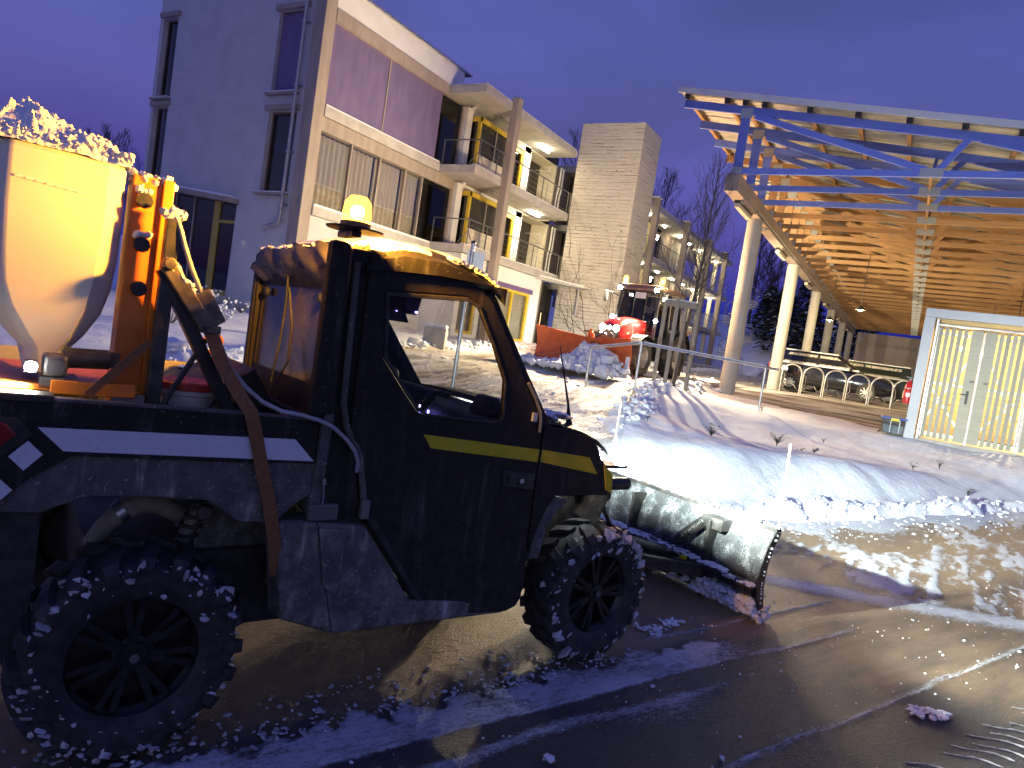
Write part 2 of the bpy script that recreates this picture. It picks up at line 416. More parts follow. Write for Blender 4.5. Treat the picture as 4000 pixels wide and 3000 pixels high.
PURPLE = basic('purple_sunblind', (0.14, 0.105, 0.23), (0.175, 0.13, 0.265), 0.85, scale=3, stretch=(1, 1, 0.3))
PURPLED = basic('purple_blind_box', (0.16, 0.10, 0.24), None, 0.6)
BARK = basic('bark', (0.055, 0.045, 0.04), (0.09, 0.07, 0.06), 0.9, scale=25, bump=0.5, bscale=60)
GLASS = glass('window_glass', (0.93, 0.94, 0.95), 0.01, 0.01)
GLASS_DK = glass('dark_window_glass', (0.45, 0.44, 0.42), 0.05, 0.02)
DIRTYGLASS = glass('grimy_polycarbonate', (0.94, 0.94, 0.92), 0.0, 0.02, 0.10, (0.25, 0.22, 0.18))

# ---------------------------------------------------------------- ground
CTRL = np.array([(-2.87,7.44,.55),(-1.76,10.9,.56),(-.56,12.8,.55),(.45,13.4,.48),(1.4,14.2,.46),(-2.4,12.0,.52),(-1.3,13.6,.52),(0,14.6,.58),(1.6,15.2,.66),
 (-4.41,12.6,.96),(-5.4,13.2,.82),(-2.6,15.2,.90),(-3.7,10.2,.80),(-3.3,8.6,.66),(-4.3,14.8,1.06),(-4.9,14.8,1.04),
 (-5.6,9.5,.62),(-7,8,.55),(-7,13,.86),(-6.2,18.3,1.15),(-8.6,16.4,1.12),(-7,25,1.25),(-7,40,1.3),(-8,60,1.4),(-10,13,.98),
 (-4.2,19.3,1.0),(-4.2,26,1.2),(0,16.3,.86),(2,16.4,.86),(5,16.5,.86),(-2.5,17.5,.90),(-1,16.8,.86),(-3,24.3,1.23),(0,24.3,1.2),(-3,30,1.27),(3,30,1.25),(0,50,1.3),(8,20,.95),(8,40,1.25),
 (-15,28,1.45),(-15,22,1.4),(-12,20,1.3),(-13,18,1.25),(-17,14.5,1.12),(-20,14.5,1.2),(-25,14,1.3),(-11,11.5,.95),(-9.4,7,.55),(-12,9.3,.82),(-12,4,.6),(-8,3,.35),(-6,3.4,.2),(-14,0,.5),(-25,5,1.0),(-14,45,1.5),(-20,60,1.6),(-40,30,1.6),(-40,0,1.0)], float)
def upland(x, y):
    w = 0; v = 0
    for cx, cy, cz in CTRL:
        k = 1.0 / ((x - cx)**2 + (y - cy)**2 + 0.35)**1.6; w = w + k; v = v + k * cz
    return v / w
def st_of(x, y):
    dx, dy = x - PR.x, y - PR.y
    return dx * FW.x + dy * FW.y, dx * LF.x + dy * LF.y
def edge_t(s): return np.interp(s, [4.0, 5.2, 6.3, 7, 9.7, 12.2, 15, 19, 30], [2.5, 2.35, 2.1, 1.8, 1.5, 1.15, .2, -2, -9])
def road_z(s): return 0.034 * np.maximum(0, np.asarray(s, float) - 8.0)
DRIVE = np.array([(-4.2,3.2),(-6.0,8),(-7.5,13),(-7.8,20),(-7.8,32),(-7.8,75)], float)
def drive_d(x, y):
    best = 1e9
    for (ax, ay), (bx, by) in zip(DRIVE[:-1], DRIVE[1:]):
        vx, vy = bx - ax, by - ay; k = np.clip(((x-ax)*vx + (y-ay)*vy) / (vx*vx + vy*vy), 0, 1)
        best = np.minimum(best, np.hypot(x - ax - k*vx, y - ay - k*vy))
    return best
def ground(x, y, detail=True):
    x, y = np.asarray(x, float), np.asarray(y, float)
    s, t = st_of(x, y); u = upland(x, y)
    wid = 1.15 + 5.0 * (1 - sstep(1.5, 5.5, s)); edge = edge_t(s) + 0.12 * (fbm(s * 0.7, s * 0 + 3) - 0.5) * 2
    k = sstep(0, 1, (t - edge) / wid)
    u = u + 6.5 * sstep(57, 84, y - 0.15 * x) + 4.0 * sstep(45, 90, -x)
    rz = road_z(s); h = (rz - 0.07) * (1 - k) + u * k
    if detail:
        dd = drive_d(x, y); onroad = sstep(3.0, 2.3, dd); yard = yard_mask(x, y)
        soft = (1 - onroad) * (1 - yard) * k
        h = h + soft * ((fbm(x * 0.5, y * 0.5) - 0.5) * 0.16 + (fbm(x * 2.2, y * 2.2, 3) - 0.5) * 0.05)
        # ploughed ridges left along the drive and along the road edge
        wr = np.exp(-((dd - 3.1 - 0.4 * (fbm(x * 0.6, y * 0.6) - 0.5)) / 0.33)**2) * sstep(3.5, 6, y) * (1 - yard)
        lump = 0.35 + 0.9 * fbm(x * 2.6, y * 2.6, 4) ** 1.4
        side = np.where(x > -7.5, 0.20, 0.28)
        h = h + wr * lump * side * sstep(2.5, 4.5, t)
        te = t - edge_t(s) - 0.2 * (fbm(s * 0.9, s * 0 + 9) - 0.5)
        rid = 1 - np.abs(2 * fbm(s * 2.3, te * 3.0 + 4, 4) - 1)
        re = np.exp(-((te - 0.16) / 0.16)**2) * sstep(4.6, 6.0, s)
        h = h + re * (0.06 + 0.20 * rid**2 * fbm(s * 1.1, te + 2, 3) * 1.6)
        # ruts on the drive
        h = h + onroad * k * ((fbm(x * 3.0, y * 0.7, 3) - 0.5) * 0.10 + (fbm(x * 7, y * 6, 3) - 0.5) * 0.05)
    return h
def yard_mask(x, y):
    # paved yard under and before the shelter
    edge = np.where(x < -0.4, 17.6 + (-0.4 - x) * 0.35, 15.9)
    edge = np.minimum(edge, 19.2)
    return sstep(0, 0.6, (y - edge)) * sstep(-5.4, -4.9, x)
def axis(*seg):
    out = []
    for a, b, d in seg: out += list(np.arange(a, b - 1e-6, d))
    return np.array(out + [seg[-1][1]])
def build_ground():
    xs = axis((-90, -26, 4), (-26, -12, .35), (-12, -5.5, .12), (-5.5, 3.2, .065), (3.2, 8, .3), (8, 90, 4))
    ys = axis((-30, -1, 1.0), (-1, 17, .075), (17, 32, .2), (32, 70, .6), (70, 300, 10))
    X, Y = np.meshgrid(xs, ys, indexing='ij'); Z = ground(X, Y)
    nx, ny = X.shape; V = np.stack([X, Y, Z], -1).reshape(-1, 3)
    idx = np.arange(nx * ny).reshape(nx, ny)
    Fq = np.stack([idx[:-1, :-1], idx[1:, :-1], idx[1:, 1:], idx[:-1, 1:]], -1).reshape(-1, 4)
    cx, cy = V[Fq, 0].mean(1), V[Fq, 1].mean(1); s, t = st_of(cx, cy)
    reg = np.zeros(len(Fq), int)
    dd = drive_d(cx, cy) + (fbm(cx * 0.8, cy * 0.8) - 0.5) * 0.7
    reg[(dd < 2.75) & (t > 1.5)] = 1
    reg[yard_mask(cx, cy) > 0.5] = 2
    for r, name, m in ((0, 'snow_field', SNOW), (1, 'driveway', PACKED), (2, 'paved_yard', YARD)):
        f = Fq[reg == r]; used, inv = np.unique(f, return_inverse=True)
        me = bpy.data.meshes.new(name); me.from_pydata(V[used].tolist(), [], inv.reshape(-1, 4).tolist())
        me.polygons.foreach_set('use_smooth', [True] * len(me.polygons)); me.update()
        tag(link(name, me, m), kind='structure')
build_ground()
def road_masks(s, t):
    n1 = fbm(s * 1.3, t * 1.3 + 7, 4); n2 = fbm(s * 5, t * 9 + 2, 4); n3 = fbm(s * 18, t * 18, 3)
    sn = np.zeros_like(s)
    near = sstep(3.6, 2.9, s + (n1 - .5) * .8)
    rag = 0.02 + (n3 - 0.5) * 0.20 + 0.035 * np.sin(s * 31 + 5 * n2) * (n1 + .3)          # lug-torn inner edge beside the tyre track
    A = sstep(-0.285, -0.265, t + (n2 - .5) * .015) * sstep(0.03, -0.05, t + rag) * near
    sn = np.maximum(sn, A * (0.62 + .5 * (n2 - .4)))
    B = np.exp(-((t + 0.43 + (n1 - .5) * .16) / 0.055)**2) * sstep(3.4, 2.4, s) * (0.45 + n2 * .5); sn = np.maximum(sn, B * 0.85)
    Cc = sstep(-.36, -.40, t) * sstep(-0.75, -0.45, t) * sstep(1.0, 1.9, s) * sstep(3.0, 2.2, s) * (n1 * 1.1); sn = np.maximum(sn, Cc * .75)
    for tt, s0, s1, w in ((0.10, 2.5, 5.0, .018), (-0.92, -3, 7.5, .020), (-0.27, 3.0, 4.6, .022)):
        sn = np.maximum(sn, np.exp(-((t - tt - (n1 - .5) * .05) / w)**2) * sstep(s0, s0 + .3, s) * sstep(s1, s1 - .4, s) * 0.8)
    # scraped, half-cleared lane ahead of the plough
    far = sstep(5.0, 5.9, s + t * 0.15 + (n1 - .5) * 1.2)
    a_ = s * 0.92 + t * 0.35; b_ = t * 0.92 - s * 0.35
    st_ = fbm(a_ * 0.8, b_ * 1.6 + 11, 5); sk = fbm(a_ * 2.2, b_ * 15 + 3, 4); s3 = fbm(a_ * 9, b_ * 22, 3)
    D = far * np.clip((st_ * 0.62 + sk * 0.42 + (s3 - .5) * .35 - 0.46) * 3.2 + .28, 0, 1)
    sn = np.maximum(sn, D)
    fan = np.exp(-((t - 0.55 + (s - 4.7) * 0.95) / 0.30)**2) * sstep(4.2, 4.8, s) * sstep(7.0, 6.2, s); sn = np.maximum(sn, fan * (0.55 + n2 * .5))
    sn = np.maximum(sn, sstep(-.65, -.05, t - edge_t(s) + (n1 - .5) * .7 + (n2 - .5) * .5) * sstep(3.5, 5.5, s))
    sn = np.maximum(sn, sstep(0.62, 0.75, n1 * .6 + n2 * .4) * 0.35 * sstep(0.2, -0.6, t) * 0.8)
    back = sstep(1.9, 2.6, t + (n1 - .5) * 1.2) * sstep(4.5, 3, s) * 0.7; sn = np.maximum(sn, back)
    film = 0.75 * sstep(-0.2, 0.2, t) + 0.55 * sstep(2.2, 4.0, s + 0.4 * t + (n1 - .5)) + 0.25 * (n1 - .4)
    return np.clip(sn, 0, 1), np.clip(film, 0, 1), n1, n3
def build_road():
    ss = axis((-14, -1.6, .4), (-1.6, 7.5, .028), (7.5, 14, .08), (14, 45, .5)); ts = axis((-14, -3.2, .5), (-3.2, 2.6, .028), (2.6, 3.4, .2))
    Sg, Tg = np.meshgrid(ss, ts, indexing='ij'); sn, film, n1, n3 = road_masks(Sg, Tg)
    Z = road_z(Sg) + 0.010 * sstep(.3, .8, sn) + (n3 - 0.5) * 0.010 * (0.3 + sn) + (n1 - .5) * .012
    lim = sstep(3.2, 2.8, Tg); Z = Z - (1 - lim) * .2
    # cross lug prints pressed in the tyre track
    pr = np.maximum(np.sin((Sg + np.abs(Tg - .13) * .6) * 42), 0) * sstep(-.06, .0, Tg) * sstep(.30, .24, Tg) * sstep(2.1, 1.6, Sg); Z = Z + pr * .010 - .004 * (pr > 0)
    a, b = Sg.shape; V = np.stack([Sg, Tg, Z], -1).reshape(-1, 3); idx = np.arange(a * b).reshape(a, b)
    Fq = np.stack([idx[:-1, :-1], idx[1:, :-1], idx[1:, 1:], idx[:-1, 1:]], -1).reshape(-1, 4)
    me = bpy.data.meshes.new('road'); me.from_pydata(V.tolist(), [], Fq.tolist())
    ca = me.color_attributes.new('snow', 'FLOAT_COLOR', 'POINT')
    cols = np.zeros((a * b, 4), np.float32); cols[:, 0] = sn.ravel(); cols[:, 1] = film.ravel(); cols[:, 3] = 1
    ca.data.foreach_set('color', cols.ravel())
    me.polygons.foreach_set('use_smooth', [True] * len(me.polygons)); me.update()
    o = tag(link('road', me, ROAD), kind='structure'); o.location = PR; o.rotation_euler.z = ROADROT
build_road()
# ---------------------------------------------------------------- utility vehicle (local: x forward, y left, z up; near wheels' faces at y = 0)
W_ALL = 1.58
UTV = thing('utility_vehicle', 'black two-seat utility vehicle with closed cab, yellow and white side stripes', 'utility vehicle', (PR.x, PR.y, 0), ROADROT)
def mir(y, side): return y if side == 0 else W_ALL - y

def make_tyre_mesh(Rr, w, name):
    m = MB(); n = 72; h = w / 2
    prof = [(Rr*.56, -h*.80), (Rr*.62, -h*.93), (Rr*.74, -h*1.0), (Rr*.86, -h*.98), (Rr*.90, -h*.86), (Rr*.925, -h*.55), (Rr*.932, 0),
            (Rr*.925, h*.55), (Rr*.90, h*.86), (Rr*.86, h*.98), (Rr*.74, h*1.0), (Rr*.62, h*.93), (Rr*.56, h*.80)]
    m.lathe(prof, n, 'y')
    L = 20
    def pt(a, r, y): return (r * math.cos(a), y, r * math.sin(a))
    for k in range(L):
        for sd in (-1, 1):
            a0 = 2 * math.pi * (k + (0.5 if sd > 0 else 0)) / L
            # long shoulder lug: three sections from the crown over the shoulder on to the sidewall
            secs = [(0.04 if k % 2 else 0.16, .975, 1.0, -0.075, .070), (.50, .965, 1.0, -0.015, .075), (.88, .925, .975, .050, .085), (1.015, .86, .885, .062, .075), (1.03, .80, .815, .068, .05)]
            if k % 2: secs = secs[:4]
            for (y0, b0, t0, o0, w0), (y1, b1, t1, o1, w1) in zip(secs[:-1], secs[1:]):
                yo0 = sd * h * y0; yo1 = sd * h * y1
                lo = [pt(a0+o0-w0, Rr*b0*.97, yo0), pt(a0+o0+w0, Rr*b0*.97, yo0), pt(a0+o1+w1, Rr*b1*.97, yo1), pt(a0+o1-w1, Rr*b1*.97, yo1)]
                out0 = h*sd*.03 if y0 > .9 else 0; out1 = h*sd*.03 if y1 > .9 else 0
                hi = [pt(a0+o0-w0*.85, Rr*t0, yo0+out0), pt(a0+o0+w0*.85, Rr*t0, yo0+out0), pt(a0+o1+w1*.85, Rr*t1, yo1+out1), pt(a0+o1-w1*.85, Rr*t1, yo1+out1)]
                m.hexa(lo, hi)
    return m.mesh(name, 30)
def make_rim(Rr, w, outer):
    """dark alloy: dish, seven split spokes, hub; outer = y of the visible face"""
    m = MB(); s = -1 if outer < 0 else 1; h = w / 2; ro = Rr * .585
    m.lathe([(ro, -h*.78), (ro*.98, -h*.70), (ro*.90, -h*.55), (ro*.88, h*.55), (ro*.98, h*.70), (ro, h*.78)], 48, 'y')
    m.lathe([(ro*.22, s*h*.60), (ro*.20, s*h*.72), (ro*.10, s*h*.74), (0.001, s*h*.74)], 24, 'y')
    m.lathe([(ro*.30, s*h*.10), (ro*.30, s*h*.58), (ro*.22, s*h*.60)], 24, 'y')
    for k in range(7):
        a = 2 * math.pi * k / 7
        for da in (-.13, .13):
            p0 = (ro*.2*math.cos(a + da*.6), s*h*.52, ro*.2*math.sin(a + da*.6)); p1 = (ro*.93*math.cos(a + da), s*h*.60, ro*.93*math.sin(a + da))
            m.beam(p0, p1, .022, .035, (0, 1, 0))
    return m.mesh('rim', 30)
TY_R = make_tyre_mesh(.36, .29, 'tyre_rear'); TY_F = make_tyre_mesh(.36, .25, 'tyre_front')
RIMM = basic('dark_alloy', (0.03, 0.03, 0.03), (0.06, 0.058, 0.055), 0.35, 0.6, scale=20)
RIM_R = make_rim(.36, .29, -1); RIM_F = make_rim(.36, .25, -1)
BOLT = basic('hub_cap_plastic', (0.12, 0.12, 0.12), None, 0.4)
SLUSH = basic('grey_slush', (.34,.33,.33), (.62,.62,.63), .8, scale=30)
def snow_on_tyre(Rr, w, n, seed, heavy_top=False):
    """slush packed between the lugs, a few bits flung on the sidewall"""
    rng = random.Random(seed); m = MB(); h = w / 2
    for i in range(n):
        a = rng.uniform(0, 2 * math.pi)
        if heavy_top and rng.random() < .45: a = rng.gauss(math.pi * .60, .40)
        if rng.random() < .80:
            r = Rr * rng.uniform(.84, .945); y = -h * (rng.uniform(.95, 1.0) if r < Rr * .91 else rng.uniform(.2, .98)); sz = abs(rng.gauss(0, .006)) + .0022
        else: r = Rr * rng.uniform(.62, .86); y = -h * 1.0; sz = abs(rng.gauss(0, .003)) + .0015
        if heavy_top and r > Rr*.9 and rng.random() < .3: sz *= 1.9
        L = rng.uniform(.7, 2.4); t = rng.uniform(0, 3.14)
        c = (r * math.cos(a), y, r * math.sin(a))
        m.blob(c, (sz * (1 + L*.7*abs(math.cos(t))), sz * .6, sz * (1 + L*.7*abs(math.sin(t)))), seed * 991 + i, 1, .30)
    return m.build('snow_clump', SLUSH, None, 60)
def add_wheel(x, side, front, steer=0.0):
    w = .25 if front else .29; y = mir(w / 2, side)
    root = link('wheel', TY_F if front else TY_R, RUBBER, UTV); root.location = (x, y, .36); root.rotation_euler = (0, random.uniform(0, 6), (math.pi if side else 0) + steer)
    rm = link('rim', RIM_F if front else RIM_R, RIMM, root)
    MB().lathe([(.001,0),(.195,0),(.195,w*.1),(.001,w*.1)], 24, 'y').build('brake_backing', STEEL_BLK, root)
    cap = MB().lathe([(.018, -w*.40), (.016, -w*.425), (.001, -w*.43)], 6, 'y').build('hub_cap', BOLT, root)
    if side == 0 or not front:
        if side == 0:
            sn = snow_on_tyre(.36, w, 190 if not front else 260, 5 if front else 9, front); sn.parent = root; sn['kind'] = 'stuff'
    return root
add_wheel(0, 0, False); add_wheel(2.15, 0, True, 0.03); add_wheel(0, 1, False); add_wheel(2.15, 1, True, 0.03)

# ---- cargo bed
BEDO = [(-.72,1.20),(-.40,1.205),(-.32,1.212),(.29,1.20),(.55,1.19),(.565,.90),(.50,.86),(.43,.79),(.30,.80),(.185,.88),(.02,.895),(-.18,.90),(-.26,.87),(-.30,.85),(-.42,.855),(-.60,.80),(-.72,.80)]
for side in (0, 1):
    a, b = mir(.08, side), mir(.125, side)
    MB().plate(BEDO, (), a, b).build('bed_side', FENDER if side == 0 else BLACK, UTV, bevel=.006)
# upper black band of the near bed side, proud of the stained fender
MB().plate([(-.45,1.198),(-.30,1.204),(.29,1.192),(.543,1.182),(.553,1.02),(.30,1.022),(-.24,1.035),(-.345,.96),(-.45,.86)], (), .068, .081).build('bed_trim', BLACK, UTV, bevel=.004)
MB().box((-.45, .06, 1.196), (-.30, .15, 1.222)).build('rail_cap', STEEL_BLK, UTV, bevel=.006)
MB().box((-.72, .12, .93), (.56, 1.46, .96)).build('bed_floor', BLACK, UTV)
MB().box((.54, .12, .93), (.575, 1.46, 1.18)).build('bed_headboard', BLACK, UTV, bevel=.006)
rail = MB(); rail.plate([(-.72,1.10),(.60,1.10),(.60,1.235),(-.72,1.235)], [[(x + .022*math.cos(k), 1.205 + .015*math.sin(k)) for k in np.linspace(0, 2*math.pi, 11)[:-1]] for x in (-.1, .12, .34, .50)], 1.40, 1.412)
rail.build('perforated_rail', basic('galvanised_rail', (.45,.43,.40), (.55,.52,.48), .5, .3), UTV)
MB().plate([(-.335,1.122),(-.262,1.050),(.546,1.030),(.463,1.112)], (), .0655, .0685).build('white_stripe', WHITEREF, UTV)
for c in ((-.358, 1.035), (-.425, .925)):
    MB().plate([(c[0]-.042, c[1]-.004), (c[0]+.003, c[1]+.045), (c[0]+.044, c[1]+.003), (c[0]-.001, c[1]-.047)], (), .0655, .0685).build('white_diamond', WHITEREF, UTV)
TAIL = basic('tail_light_lens', (0.25, 0.01, 0.01), None, 0.2, coat=0.4)
MB().plate([(-.50,1.15),(-.385,1.15),(-.345,1.10),(-.40,1.045),(-.50,.98)], (), .060, .0655).build('tail_light_housing', STEEL_BLK, UTV, bevel=.004)
MB().plate([(-.50,1.135),(-.415,1.135),(-.385,1.10),(-.425,1.06),(-.50,1.04)], (), .052, .0605).build('tail_light', TAIL, UTV, bevel=.004)
fl = MB(); fl.plate([(-.46,.87),(-.30,.87),(-.30,.62),(-.315,.40),(-.45,.38)], (), .10, .112); fl.build('mud_flap', RUBBER, UTV)
# rear skirt, hose and underbody seen through the arch
MB().box((-.62, .10, .80), (-.30, .35, .86)).build('rear_bumper', FENDER, UTV, bevel=.006)
MB().plate([(.20,.80),(.56,.80),(.585,.45),(.25,.46)], (), .34, .36).build('inner_skirt', FENDER, UTV)
HOSE = basic('ducting_hose', (0.30, 0.27, 0.20), (0.38, 0.34, 0.26), 0.6, scale=12)
hp = [(-.10,.5,.60),(-.06,.5,.67),(-.01,.5,.725),(.05,.5,.755),(.12,.5,.75),(.20,.5,.71),(.28,.5,.65),(.34,.52,.58)]
MB().tube(hp, [.035,.036,.041,.041,.041,.041,.036,.036], 14).build('intake_hose', HOSE, UTV, 60)
for i in (2, 5): MB().cyl(Vector(hp[i]) - Vector((.012, 0, .01)), Vector(hp[i]) + Vector((.012, 0, .01 if i == 2 else -.01)), .044, n=14).build('hose_clamp', GALV, UTV, 40)
ax = MB(); ax.box((-.12,.3,.40),(.5,1.28,.62)); ax.cyl((0,.28,.36),(0,1.3,.36),.03,n=10); ax.cyl((2.15,.2,.36),(2.15,1.38,.36),.03,n=10); ax.box((.4,.28,.32),(2.2,1.3,.44)); ax.box((1.9,.35,.4),(2.35,1.23,.8)); ax.build('chassis', STEEL_BLK, UTV)
sh = MB(); sh.cyl((.24,.36,.78),(.10,.34,.45),.03,n=12); sh.cyl((.24,.30,.77),(.24,.40,.77),.028,n=6); sh.build('shock_absorber', basic('sooty_steel', (.10,.095,.085), (.2,.19,.16), .5, .4), UTV, 40)
ct = MB()
for t0 in np.linspace(0, 1, 9): p = Vector((.24,.36,.78)).lerp(Vector((.12,.345,.5)), t0); ct.cyl(p - Vector((0,0,.006)), p + Vector((0,0,.006)), .045, n=12)
ct.build('coil_spring', STEEL_BLK, UTV)

# ---- cab
WIN = [(.75,1.71),(.78,1.45),(.96,1.25),(1.0,1.232),(1.04,1.226),(1.36,1.212),(1.40,1.22),(1.418,1.245),(1.40,1.41),(1.31,1.56),(1.20,1.72),(1.13,1.745)]
DOOR = [(.70,1.835),(.70,1.12),(.775,.86),(.81,.77),(1.13,.352),(1.20,.335),(1.60,.312),(1.655,.33),(1.68,.37),(1.69,.45),(1.665,.67),(1.655,.92),(1.655,1.215),(1.50,1.43),(1.36,1.62),(1.26,1.755),(1.18,1.80),(.98,1.835)]
for side in (0, 1):
    a, b = mir(.075, side), mir(.115, side)
    d = MB().plate(DOOR, [WIN], a, b).build('door', DOORM, UTV, bevel=.008, seg=2)
    MB().plate([(x, y) for x, y in WIN], (), mir(.092, side), mir(.097, side)).build('door_window', DIRTYGLASS if side == 0 else GLASS, d)
    g = MB(); n = len(WIN)
    cx = sum(p[0] for p in WIN) / n; cz = sum(p[1] for p in WIN) / n
    inner = [(cx + (x-cx)*.955, cz + (z-cz)*.945) for x, z in WIN]
    g.plate(WIN, [inner], mir(.070, side), mir(.080, side)).build('window_seal', RUBBER, d, bevel=.003)
    # quarter panel behind the door
    MB().plate([(.60,1.85),(.695,1.85),(.695,1.12),(.77,.86),(.80,.78),(.70,.76),(.575,.80),(.565,1.0),(.575,1.22),(.60,1.24)] if side == 0 else [(.66,1.85),(.695,1.85),(.695,1.12),(.77,.86),(.80,.78),(.70,.76),(.575,.80),(.565,1.0),(.575,1.18),(.66,1.2)], (), mir(.085, side), mir(.125, side)).build('quarter_panel', BLACK, UTV, bevel=.006)
    # pressed edge trim running from the post round to the sill
    if side == 0: MB().tube([(.615, mir(.072, side), 1.80), (.635, mir(.072, side), 1.26), (.66, mir(.072, side), 1.17), (.735, mir(.072, side), 1.05), (.765, mir(.072, side), .93), (.785, mir(.072, side), .83)], .014, 8).build('edge_trim', FENDER, UTV, 50)
    # rear post (roll cage); the near side also carries the mast that holds the beacon
    MB().hexa([(.675,mir(.06,side),1.10),(.735,mir(.06,side),1.10),(.735,mir(.14,side),1.10),(.675,mir(.14,side),1.10)], [(.665,mir(.07,side),1.86),(.735,mir(.07,side),1.86),(.735,mir(.15,side),1.86),(.665,mir(.15,side),1.86)]).build('rear_post', BLACK, UTV, bevel=.015)
    if side == 0: MB().hexa([(.50,.05,1.20),(.60,.05,1.20),(.60,.11,1.20),(.50,.11,1.20)], [(.50,.055,1.865),(.585,.055,1.865),(.585,.11,1.865),(.50,.11,1.865)]).build('rack_post', BLACK, UTV, bevel=.02)
    if side == 0: MB().hexa([(.55,mir(.07,side),.82),(.60,mir(.07,side),.82),(.60,mir(.14,side),.82),(.55,mir(.14,side),.82)], [(.56,mir(.05,side),1.22),(.60,mir(.05,side),1.22),(.60,mir(.14,side),1.22),(.56,mir(.14,side),1.22)]).build('lower_post', FENDER, UTV, bevel=.01)
    # windscreen pillar
    pil = [(1.725,1.19),(1.69,1.25),(1.53,1.45),(1.39,1.63),(1.295,1.76),(1.265,1.795),(1.225,1.76),(1.335,1.61),(1.48,1.42),(1.64,1.20)]
    MB().plate(pil, (), mir(.085, side), mir(.165 if side == 0 else .26, side)).build('windscreen_pillar', BLACK, UTV, bevel=.008)
    # sill and rocker: two facets
    m = MB(); o = mir(.03, side); q = mir(.075, side); i2 = mir(.20, side)
    m.hexa([(.43,i2,.79),(.58,i2,.80),(.70,i2,.34),(.49,i2,.40)], [(.44,q,.79),(.58,o,.80),(.70,o,.345),(.50,q,.41)])
    m.hexa([(.58,i2,.80),(.80,i2,.78),(1.14,i2,.33),(.70,i2,.34)], [(.581,o,.80),(.79,o+(.02 if side==0 else -.02),.77),(1.125,o+(.03 if side==0 else -.03),.335),(.701,o,.345)])
    m.hexa([(.70,i2,.30),(1.62,i2,.28),(1.62,i2,.36),(.70,i2,.46)], [(.70,o,.345),(1.60,mir(.09,side),.30),(1.60,mir(.09,side),.36),(.695,o-.002,.475)])
    m.build('rocker_panel', FENDER if side == 0 else BLACK, UTV, bevel=.012)
    MB().plate([(.585,.78),(.70,.772),(.69,.50),(.63,.55)], (), mir(.018, side), mir(.032, side)).build('rocker_badge_plate', FENDER, UTV, bevel=.006)
# bolt, holder and latch details on the near side
MB().cyl((.60,.055,.86),(.59,.05,.97),.004,n=6).cyl((.592,.05,.945),(.590,.05,.965),.010,n=6).build('latch_bolt', GALV, UTV)
MB().box((.545,.045,.80),(.665,.08,.865)).build('cup_bracket', basic('grey_bracket', (.12,.115,.11), None, .5), UTV, bevel=.008)
MB().box((.765,.05,.80),(.80,.078,.875)).build('striker_plate', basic('worn_bracket', (.2,.19,.17), None, .5), UTV, bevel=.004)
MB().plate([(.80,.80),(1.12,.385),(1.135,.40),(.825,.81)], (), .066, .078).build('door_seal', RUBBER, UTV)
hd_ = MB().plate([(1.45,1.005),(1.64,.985),(1.645,.905),(1.46,.925)], (), .062, .080).build('door_handle', STEEL_BLK, UTV, bevel=.008)
MB().plate([(1.475,.99),(1.60,.977),(1.603,.93),(1.48,.942)], (), .054, .064).build('handle_paddle', basic('handle_black', (.03,.03,.03), None, .35), hd_, bevel=.008)
MB().lathe([(.013,-.006),(.012,-.010),(.001,-.010)], 14, 'y', (1.555,.056,.955)).build('key_lock', GALV, hd_)
MB().plate([(1.01,1.15),(1.055,1.092),(1.652,1.041),(1.652,1.101)], (), .0725, .0765).build('yellow_stripe', YELLOW, UTV)
# front wing
WING = [(1.668,1.215),(1.87,1.205),(2.0,1.16),(2.05,1.11),(2.075,1.065),(2.165,.985),(2.175,.87),(1.80,.872),(1.745,.78),(1.71,.68),(1.695,.60),(1.675,.67),(1.667,.92)]
for side in (0, 1):
    MB().plate(WING, (), mir(.078, side), mir(.13, side)).build('front_wing', DOORM if side == 0 else BLACK, UTV, bevel=.008)
    MB().plate([(1.80,.87),(2.18,.87),(2.30,.80),(2.28,.50),(1.78,.52),(1.74,.75)], (), mir(.40, side), mir(.42, side)).build('inner_wing', RUBBER, UTV)
    MB().plate([(1.80,.872),(1.745,.78),(1.71,.68),(1.70,.56),(1.76,.56),(1.78,.70),(1.84,.80),(1.90,.845)], (), mir(.085, side), mir(.40, side)).build('arch_liner', FENDER, UTV)
MB().plate([(1.672,1.10),(1.672,1.041),(2.062,.982),(1.992,1.068)], (), .0755, .079).build('yellow_stripe', YELLOW, UTV)
# bonnet
prof = [(1.66,1.235),(1.78,1.232),(1.92,1.208),(2.04,1.165),(2.10,1.125),(2.13,1.09)]
P = []
for u in np.linspace(0, 1, 15):
    y = .085 + u * (W_ALL - .17); c = 1 - (2*u - 1)**2; row = []
    for i, (x, z) in enumerate(prof):
        f = i / 5; row.append((x + c * .16 * f, y, z - .012 * (1 - c)**6 + c * .028))
    P.append(row)
bn = MB(); bn.grid(P); bn.grid([[ (p[0], p[1], p[2] - .03) for p in r] for r in P]); bn.build('bonnet', DOORM, UTV, 40)
